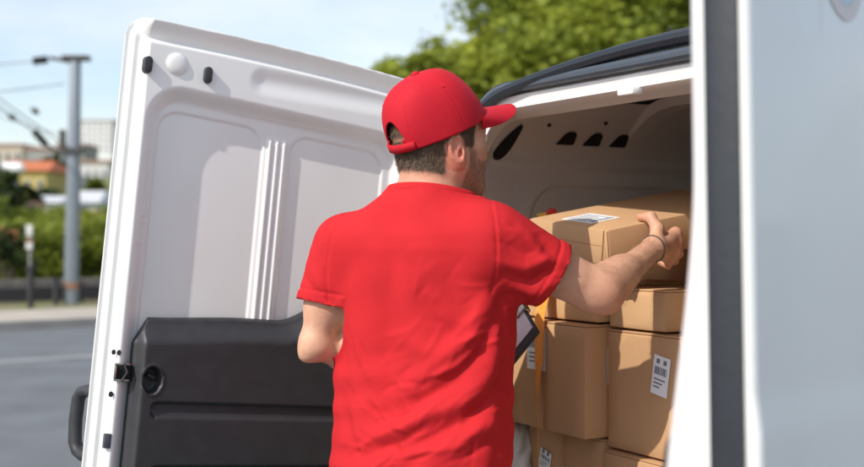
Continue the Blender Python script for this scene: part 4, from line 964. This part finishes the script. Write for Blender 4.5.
# ---- t-shirt
S_ = Field(axis((-.36, .36, .0032)), axis((2.08, 2.32, .0034), (2.32, 2.62, .006)), axis((.86, 1.54, .0032)))
S_.op(torso(0.), (-.3, 2.1, .8), (.3, 2.6, 1.52), .02)
S_.cone(NB+Vector((0, 0, -.06)), NB+Vector((.004, .0, .035)), .078, .068, .035)
S_.cone(SL+Vector((.03, -.02, .002)), NB+Vector((-.03, .02, -.03)), .046, .052, .05); S_.cone(SR+Vector((-.02, 0, .000)), NB+Vector((.03, -.02, -.03)), .052, .052, .05)
HL = SL+(ELB-SL)*.60+Vector((-.006, 0, 0)); HRm = SR+ua*.57
S_.cone(SL, HL+(ELB-SL)*.2, .062, .056, .045)
S_.cone(SR, HRm+ua*.2+Vector((0, 0, -.008)), .068, .058, .05)
S_.cone(SR+Vector((0, 0, -.035)), HRm+ua*.2+Vector((-.004, 0, -.012)), .054, .053, .035)
# blousing at the small of the back and right flank
S_.ell(px(484, 322, 2.27), (.040, .06, .08), None, .05)
V_, Q_ = S_.mesh()
dL = (ELB-SL).normalized(); dR = ua.normalized()
nL = (dL+Vector((.10, 0, .06))).normalized(); nR = (dR+Vector((.02, -.0, -.07))).normalized(); nN = Vector((.12, .18, 1)).normalized()
def side_(V, p, nrm): return (V-np.array(p)) @ np.array(nrm)
NC = NB+Vector((.003, -.010, .018))
TF0 = torso(0.)
def arm_part(V, left):
    d = np.zeros(len(V))
    for i0 in range(0, len(V), 200000):
        v = V[i0:i0+200000]; d[i0:i0+200000] = TF0(v[:, 0], v[:, 1], np.clip(v[:, 2], zp[0]+.001, zp[-1]-.001))
    a, bb_ = (np.array(SL), np.array(ELB)) if left else (np.array(SR), np.array(ERB)); ab = bb_-a; t = ((V-a) @ ab)/(ab @ ab)
    dist = np.linalg.norm(V-a-t[:, None]*ab, axis=1)
    return (d > .005) & (dist < .10) & (t > .25) & ((V[:, 0] < 0) == left)
def outside(V):
    s1 = side_(V, HL, nL); s2 = side_(V, HRm, nR); s3 = side_(V, NC, nN)
    return np.maximum.reduce([np.where(arm_part(V, True), s1, -1), np.where(arm_part(V, False), s2, -1), np.where(np.abs(V[:, 0]) < .13, s3, -1), .885-V[:, 2]])
o_ = outside(V_); keep = (o_[Q_] < .004).all(1); Q_ = Q_[keep]
V_ = relax(V_, Q_, 3, .5)
# pull the cut edge onto the hem plane
for p, nrm, sel in ((HL, nL, arm_part(V_, True)), (HRm, nR, arm_part(V_, False)), (NC, nN, np.abs(V_[:, 0]) < .13)):
    s_ = side_(V_, p, nrm); mk = sel & (s_ > -.004) & (s_ < .03); V_[mk] -= np.outer(s_[mk], np.array(nrm))
N_ = vnormals(V_, Q_); armL, armR = arm_part(V_, True), arm_part(V_, False)
# folds: (polyline in photo pixels, width m, height m); crest positive, valley negative; only where the cloth faces the camera
def pxof(V): return 432+F*V[:, 0]/V[:, 1], 233.5-F*(V[:, 2]-CZ)/V[:, 1]
X_, Y_ = pxof(V_)
folds = [
 ([(487, 300), (470, 335), (440, 362), (405, 385)], 9, .0075), ([(495, 318), (482, 352), (455, 380), (418, 402)], 7, -.0075),
 ([(500, 340), (492, 372), (462, 402), (415, 425), (380, 436)], 9, .0085), ([(503, 365), (496, 395), (465, 422), (420, 442)], 7, -.0075),
 ([(505, 395), (492, 420), (462, 442), (425, 460)], 9, .0075), ([(480, 345), (458, 366), (430, 378)], 4, .003),
 ([(500, 300), (506, 330), (507, 370), (503, 420), (498, 467)], 8, -.0085), ([(512, 310), (514, 360), (511, 420)], 6, .004),
 ([(491, 200), (495, 220), (497, 245), (496, 270), (492, 292)], 1.3, -.0016), ([(494, 202), (498, 220), (500, 245), (499, 268)], 2.0, .0007),            # armhole seam
 ([(504, 300), (512, 296), (524, 296)], 5, -.006),
 ([(350, 345), (368, 392), (392, 430)], 8, -.0028), ([(340, 372), (355, 412), (372, 450)], 8, .0025),
 ([(330, 300), (338, 340), (345, 385), (346, 430)], 7, -.005), ([(326, 318), (332, 360), (337, 410)], 6, .003),
 ([(336, 222), (329, 245), (326, 270), (328, 303)], 1.4, -.0018),                           # left armhole seam
 ([(420, 300), (440, 330), (470, 345)], 11, -.004), ([(400, 340), (428, 352), (456, 352)], 9, .003),
 ([(350, 215), (375, 255), (390, 300)], 16, .0025), ([(468, 225), (455, 262), (450, 300)], 16, -.003),
 ([(500, 262), (525, 268), (548, 258), (560, 262)], 6, .005), ([(505, 275), (530, 282), (552, 270)], 5, -.0065), ([(512, 290), (535, 294), (550, 284)], 5, .005),
 ([(538, 240), (552, 254), (566, 262)], 5, -.0045), ([(520, 228), (536, 246), (545, 262)], 6, .0035), ([(500, 240), (520, 250), (540, 252)], 7, -.003),
 ([(370, 440), (405, 426), (440, 400)], 5, .0035), ([(372, 452), (405, 440), (440, 415)], 4, -.0035), ([(385, 467), (420, 452), (462, 446)], 5, .004),
 ([(308, 262), (318, 280), (326, 290)], 5, .003), ([(306, 280), (316, 292), (324, 300)], 4, -.003)]
def dseg(X, Y, pl):
    best = np.full(len(X), 1e9); tt = np.zeros(len(X)); n_ = len(pl)-1
    for i in range(n_):
        ax_, ay_ = pl[i]; bx_, by_ = pl[i+1]; ux, uy = bx_-ax_, by_-ay_; L = ux*ux+uy*uy
        t = np.clip(((X-ax_)*ux+(Y-ay_)*uy)/L, 0, 1); d = np.hypot(X-ax_-t*ux, Y-ay_-t*uy); mk = d < best; best = np.where(mk, d, best); tt = np.where(mk, (i+t)/n_, tt)
    return best, tt
front = sst(-N_[:, 1], -.15, .25)
amt = np.zeros(len(V_))
for pl, wd, am in folds:
    d, t = dseg(X_, Y_, pl); amt += am*np.exp(-(d/wd)**2)*(.35+.65*np.sin(np.clip(t, 0, 1)*math.pi*.86+.22))
V_ = V_+N_*(amt*front*1.25)[:, None]
amt = np.zeros(len(V_)); r3 = np.random.default_rng(11)
zones = [  # (x0, x1, y0, y1, direction of the crease, spread, count, length, half width px, height)
 (395, 500, 330, 460, (-1, .72), .30, 34, 48, 2.6, .0019), (340, 420, 380, 467, (.75, 1), .35, 16, 42, 2.8, .0016), (335, 365, 300, 440, (.12, 1), .2, 10, 50, 2.6, .0015),
 (498, 516, 310, 460, (-.06, 1), .15, 9, 55, 2.2, .0016), (505, 566, 225, 300, (1, .25), .5, 20, 28, 2.2, .0015), (310, 328, 240, 300, (.3, 1), .4, 7, 24, 2.0, .0012),
 (380, 480, 225, 330, (-.6, 1), .7, 12, 40, 3.6, .0009), (455, 505, 280, 345, (-1, .9), .3, 12, 34, 2.4, .0018), (345, 480, 430, 480, (-1, .35), .4, 14, 40, 2.6, .0017)]
for x0_, x1_, y0_, y1_, dr_, sp_, cnt_, ln_, wd_, am_ in zones:
    for _ in range(cnt_):
        cx_, cy_ = r3.uniform(x0_, x1_), r3.uniform(y0_, y1_); an = math.atan2(dr_[1], dr_[0])+r3.normal()*sp_; L_ = ln_*(.5+.8*r3.random()); cv = r3.normal()*.18
        pl = [(cx_+L_*(t-.5)*math.cos(an+cv*(t-.5)*2), cy_+L_*(t-.5)*math.sin(an+cv*(t-.5)*2)) for t in (0, .25, .5, .75, 1)]
        mk = (np.abs(X_-cx_) < L_) & (np.abs(Y_-cy_) < L_); ix = np.where(mk)[0]
        if len(ix) == 0: continue
        d, t = dseg(X_[ix], Y_[ix], pl); w2 = wd_*(.7+.7*r3.random()); sg_ = 1 if r3.random() < .5 else -1
        amt[ix] += sg_*am_*(.5+r3.random())*np.exp(-(d/w2)**2)*np.sin(np.clip(t, 0, 1)*math.pi)**.7
V_ = V_+N_*(amt*front)[:, None]
sm_ = .35+.65*sst(Y_, 320, 430)
wob = sm_*.0014*np.sin(X_*.11+Y_*.05+2*np.sin(Y_*.04))+sm_*.0010*np.sin(Y_*.13-X_*.06+1.5*np.sin(X_*.05))+.0014*np.sin(X_*.035+Y_*.21+2.2*np.sin(X_*.03))*sst(Y_, 300, 420)
V_ = V_+N_*(wob)[:, None]
# hems: a slightly thicker turned band
for p, nrm, sel in ((HL, nL, armL), (HRm, nR, armR)):
    s_ = -side_(V_, p, nrm); V_ = V_+N_*np.where(sel & (s_ < .021), .0016, 0)[:, None]-N_*np.where(sel, .0022*np.exp(-((s_-.0225)/.003)**2), 0)[:, None]
# smooth, planar hem lines
from collections import Counter
ed = np.concatenate([Q_[:, [0, 1]], Q_[:, [1, 2]], Q_[:, [2, 3]], Q_[:, [3, 0]]]); es = np.sort(ed, 1); un, cn = np.unique(es, axis=0, return_counts=True); rim = un[cn == 1]
rv = np.unique(rim)
for it in range(14):
    A_ = np.zeros_like(V_); c_ = np.zeros(len(V_)); np.add.at(A_, rim[:, 0], V_[rim[:, 1]]); np.add.at(A_, rim[:, 1], V_[rim[:, 0]]); np.add.at(c_, rim[:, 0], 1); np.add.at(c_, rim[:, 1], 1)
    V_[rv] += .5*(A_[rv]/c_[rv][:, None]-V_[rv])
    for p, nrm, sel in ((HL, nL, armL), (HRm, nR, armR), (NC, nN, (np.abs(V_[:, 0]) < .13) & (V_[:, 2] > 1.42))):
        q = rv[sel[rv]]; s_ = side_(V_[q], p, nrm); ok_ = np.abs(s_) < .03; V_[q[ok_]] -= np.outer(s_[ok_], np.array(nrm))
V_ = relax(V_, Q_, 1, .3, fixed=rv)
NECK = V_[rv[(np.abs(V_[rv, 0]) < .13) & (V_[rv, 2] > 1.42)]]
used = np.unique(Q_); mp_ = np.full(len(V_), -1); mp_[used] = np.arange(len(used)); V_ = V_[used]; Q_ = mp_[Q_]
shirt = np_mesh('shirt', V_, Q_, M['shirt'], body)
md = shirt.modifiers.new('thick', 'SOLIDIFY'); md.thickness = .0022; md.offset = -1
# collar band
nv = NECK; ex = Vector((1, 0, -.12)).normalized(); ey = nN.cross(ex).normalized(); rel = nv-np.array(NC)
an_ = np.arctan2(rel @ np.array(ey), rel @ np.array(ex)); ra_ = np.hypot(rel @ np.array(ex), rel @ np.array(ey)); o_ = np.argsort(an_); an_, ra_ = an_[o_], ra_[o_]
b = MB(); nk = 96; vs = []
for k in range(nk):
    t = -math.pi+2*math.pi*k/nk; r_ = float(np.interp(t, an_, ra_, period=2*math.pi)); dr = ex*math.cos(t)+ey*math.sin(t); rb_ = .00035*(k % 2)
    for (ro, zo) in ((.0012+rb_, -.0060), (.0020+rb_, -.0035), (.0012+rb_, .004), (-.0025+rb_, .0105), (-.0048, .0112), (-.0045, .003), (-.003, -.006)):
        vs.append(NC+dr*(r_+ro)+nN*zo)
b.add(vs, [(k*7+j, ((k+1) % nk)*7+j, ((k+1) % nk)*7+(j+1) % 7, k*7+(j+1) % 7) for k in range(nk) for j in range(7)]); b.build('collar', M['shirt'], shirt, smooth=True, angle=60)

# ---- cap
ca = R(22); CF = (HFp*math.cos(ca)+HU*math.sin(ca)).normalized(); CU = HR.cross(CF); CO = hp_(-.008, 0, .012)
cp = lambda f, r, u: CO+CF*f+HR*r+CU*u
na, nt_ = 420, 72; ph, tq = np.meshgrid(np.linspace(0, 2*np.pi, na+1), np.linspace(0, 1, nt_), indexing='ij')
CA, CB, CH = .109, .091, .127
def dome(ph, tq, off=0.):
    g_ = np.cos(tq*np.pi/2)**.72; k_ = np.sin(tq*np.pi/2)**.95
    c_, s_ = np.cos(ph), np.sin(ph); a_ = np.where(c_ > 0, CA-.003, CA+.004)
    f = a_*c_*g_*(1+.0*k_)-.010*k_; r = CB*s_*g_; u = CH*k_*(1+.035*c_*g_)
    seam = sum(np.exp(-((np.angle(np.exp(1j*(ph-p0))))/.013)**2) for p0 in np.radians([30, 90, 150, 210, 270, 330])*1.0)
    sc = 1-.011*seam*(tq < .97)+off
    wr = .0012*np.sin(ph*5+3*tq)+.0010*np.sin(ph*3-7*tq)
    return f*sc+wr*c_, r*sc+wr*s_, u
f, r, u = dome(ph, tq)
# back opening: half-ellipse cut above the strap
arcw = np.angle(np.exp(1j*(ph-np.pi))); hd = np.hypot(arcw*.105/.040, (u-.0)/.064)      # <1 inside
for _ in range(3):
    mk = (hd < 1) & (hd > .80); ph = np.where(mk, np.pi+arcw/np.maximum(hd, .1), ph); un = u/np.maximum(hd, .1); tq = np.where(mk, np.arcsin(np.clip(un/CH, 0, 1)**(1/.95))*2/np.pi, tq)
    f, r, u = dome(ph, tq); arcw = np.angle(np.exp(1j*(ph-np.pi))); hd = np.hypot(arcw*.105/.040, u/.064)
P3 = np.array(CO)+f[..., None]*np.array(CF)+r[..., None]*np.array(HR)+u[..., None]*np.array(CU)
ii = np.arange(P3.shape[0]*P3.shape[1]).reshape(P3.shape[:2]); q = np.stack([ii[:-1, :-1], ii[1:, :-1], ii[1:, 1:], ii[:-1, 1:]], -1).reshape(-1, 4)
q = q[~(hd.ravel()[q] < .995).all(1)]
cap = np_mesh('cap', P3.reshape(-1, 3), q, M['cap'], body); md = cap.modifiers.new('thick', 'SOLIDIFY'); md.thickness = .002; md.offset = -1
bm = bmesh.new(); bm.from_mesh(cap.data); bmesh.ops.remove_doubles(bm, verts=bm.verts, dist=.00005); bmesh.ops.recalc_face_normals(bm, faces=bm.faces); bm.to_mesh(cap.data); bm.free()
# closing strap, a curved band across the opening
b = MB(); vs = []
for k in range(21):
    t = np.pi-.53+1.06*k/20; 
    for (u0, o_) in ((.000, .010), (.017, .010)):
        ff, r0, uu = dome(np.array(t), np.array(.02), .006); vs.append(cp(float(ff), float(r0), u0))
b.add(vs, [(i*2, i*2+2, i*2+3, i*2+1) for i in range(20)]); s_ = b.build('cap_strap', M['cap'], cap, smooth=True); md = s_.modifiers.new('thick', 'SOLIDIFY'); md.thickness = .003
# button and eyelets
b = MB(); c = cp(-.010, 0, CH); b.tube([c-CU*.004, c+CU*.002, c+CU*.005, c+CU*.0062], [.0085, .0085, .006, .001], 16); b.build('button', M['cap'], cap, smooth=True)
for p0 in (60, 120, 240, 300):
    ff, r0, uu = dome(np.array(R(p0-90+60)), np.array(.52), .006); c = cp(float(ff), float(r0), float(uu)); d = (c-CO).normalized()
    MB().tube([c-d*.001, c+d*.0008], .0032, 10).build('eyelet', M['cap'], cap)
# brim
nb1, nb2 = 60, 60; vs = []
for i in range(nb1+1):
    t = -1+2*i/nb1; a_ = t*R(62)
    fi, ri = (CA-.004)*math.cos(a_), CB*1.0*math.sin(a_)
    ext = .086*(max(0, 1-abs(t)**3.6))**.5
    for j in range(nb2+1):
        s_ = j/nb2; fo = fi+ext*s_; ro = ri*(1-.10*s_*abs(t)); uo = .010-5.2*(ro*ro)*(.22+.78*s_)-.24*ext*s_+.00012*math.cos(s_*2*math.pi*7)*(0 < j < nb2)
        vs.append(cp(fo, ro, uo))
b = MB(); b.add(vs, [(i*(nb2+1)+j, (i+1)*(nb2+1)+j, (i+1)*(nb2+1)+j+1, i*(nb2+1)+j+1) for i in range(nb1) for j in range(nb2)])
br = b.build('brim', M['cap'], cap, smooth=True, angle=80); md = br.modifiers.new('thick', 'SOLIDIFY'); md.thickness = .0035; md.offset = 0

# ---- trousers, shoes, bracelet
T_ = Field(axis((-.36, .34, .010)), axis((2.05, 2.70, .010)), axis((.0, .98, .010)))
T_.op(torso(.012), (-.3, 2.1, .8), (.3, 2.6, .96), .02)
for hip, kne, ank in LEG: T_.cone(hip+Vector((0, 0, -.02)), kne, .088, .078, .05); T_.cone(kne, ank+Vector((0, 0, -.01)), .078, .066, .03)
V_, Q_ = T_.mesh(); keep = (V_[Q_][:, :, 2].max(1) < .95); Q_ = Q_[keep]; N_ = vnormals(V_, Q_); V_ = V_+N_*(.004*np.sin(V_[:, 2:3]*90+3*np.sin(V_[:, 0:1]*20)))*(V_[:, 2:3] < .7)
np_mesh('trousers', relax(V_, Q_, 2), Q_, M['jeans'], body)
for hip, kne, ank in LEG:
    G_ = Field(axis((ank.x-.2, ank.x+.25, .009)), axis((ank.y-.2, ank.y+.3, .009)), axis((-.02, .16, .009)))
    G_.cone(ank+Vector((0, 0, -.03))-TF*.03, ank+TF*.17+Vector((0, 0, -.052)), .042, .038, .03); G_.cone(ank+Vector((0, 0, .02)), ank+Vector((0, 0, -.03)), .045, .045, .03)
    V_, Q_ = G_.mesh(); V_[:, 2] = np.maximum(V_[:, 2], .003); np_mesh('shoe', V_, Q_, M['shoe'], body)
fd = fa.normalized(); c = WRR-fd*.004; a_ = fd.cross(Vector((0, 0, 1))).normalized(); b_ = a_.cross(fd).normalized()
pl = [c+a_*(.0282*math.cos(t))+b_*(.0282*math.sin(t))+fd*.006*math.sin(t) for t in np.linspace(0, 2*math.pi, 33)]
MB().tube(pl, .0016, 6, caps=False).build('bracelet', M['plastic'], body, smooth=True)

# ---- clipboard
c0_ = px(539.5, 332, 2.47); e1 = (px(495, 387, 2.52)-c0_).normalized(); e2 = (px(500, 322, 2.60)-c0_); e2 = (e2-e1*e2.dot(e1)).normalized(); e3 = e1.cross(e2)
if e3.z < 0: pass
cm = Matrix(((e2.x, e1.x, -e3.x, c0_.x), (e2.y, e1.y, -e3.y, c0_.y), (e2.z, e1.z, -e3.z, c0_.z), (0, 0, 0, 1)))
cb = empty('clipboard'); cb.matrix_world = cm; tag(cb, 'black clipboard with white paper held before his chest, one corner showing past the shirt', 'clipboard')
MB().box(0, .24, 0, .33, -.004, .004).build('board', M['plastic'], cb, bevel=.003)
for sg in (1, -1):
    MB().box(.022, .225, .006, .30, sg*.0045, sg*.0062).build('paper', M['label'], cb)
MB().box(.08, .16, -.004, .028, -.010, .012).build('clip', M['metal'], cb, bevel=.003)
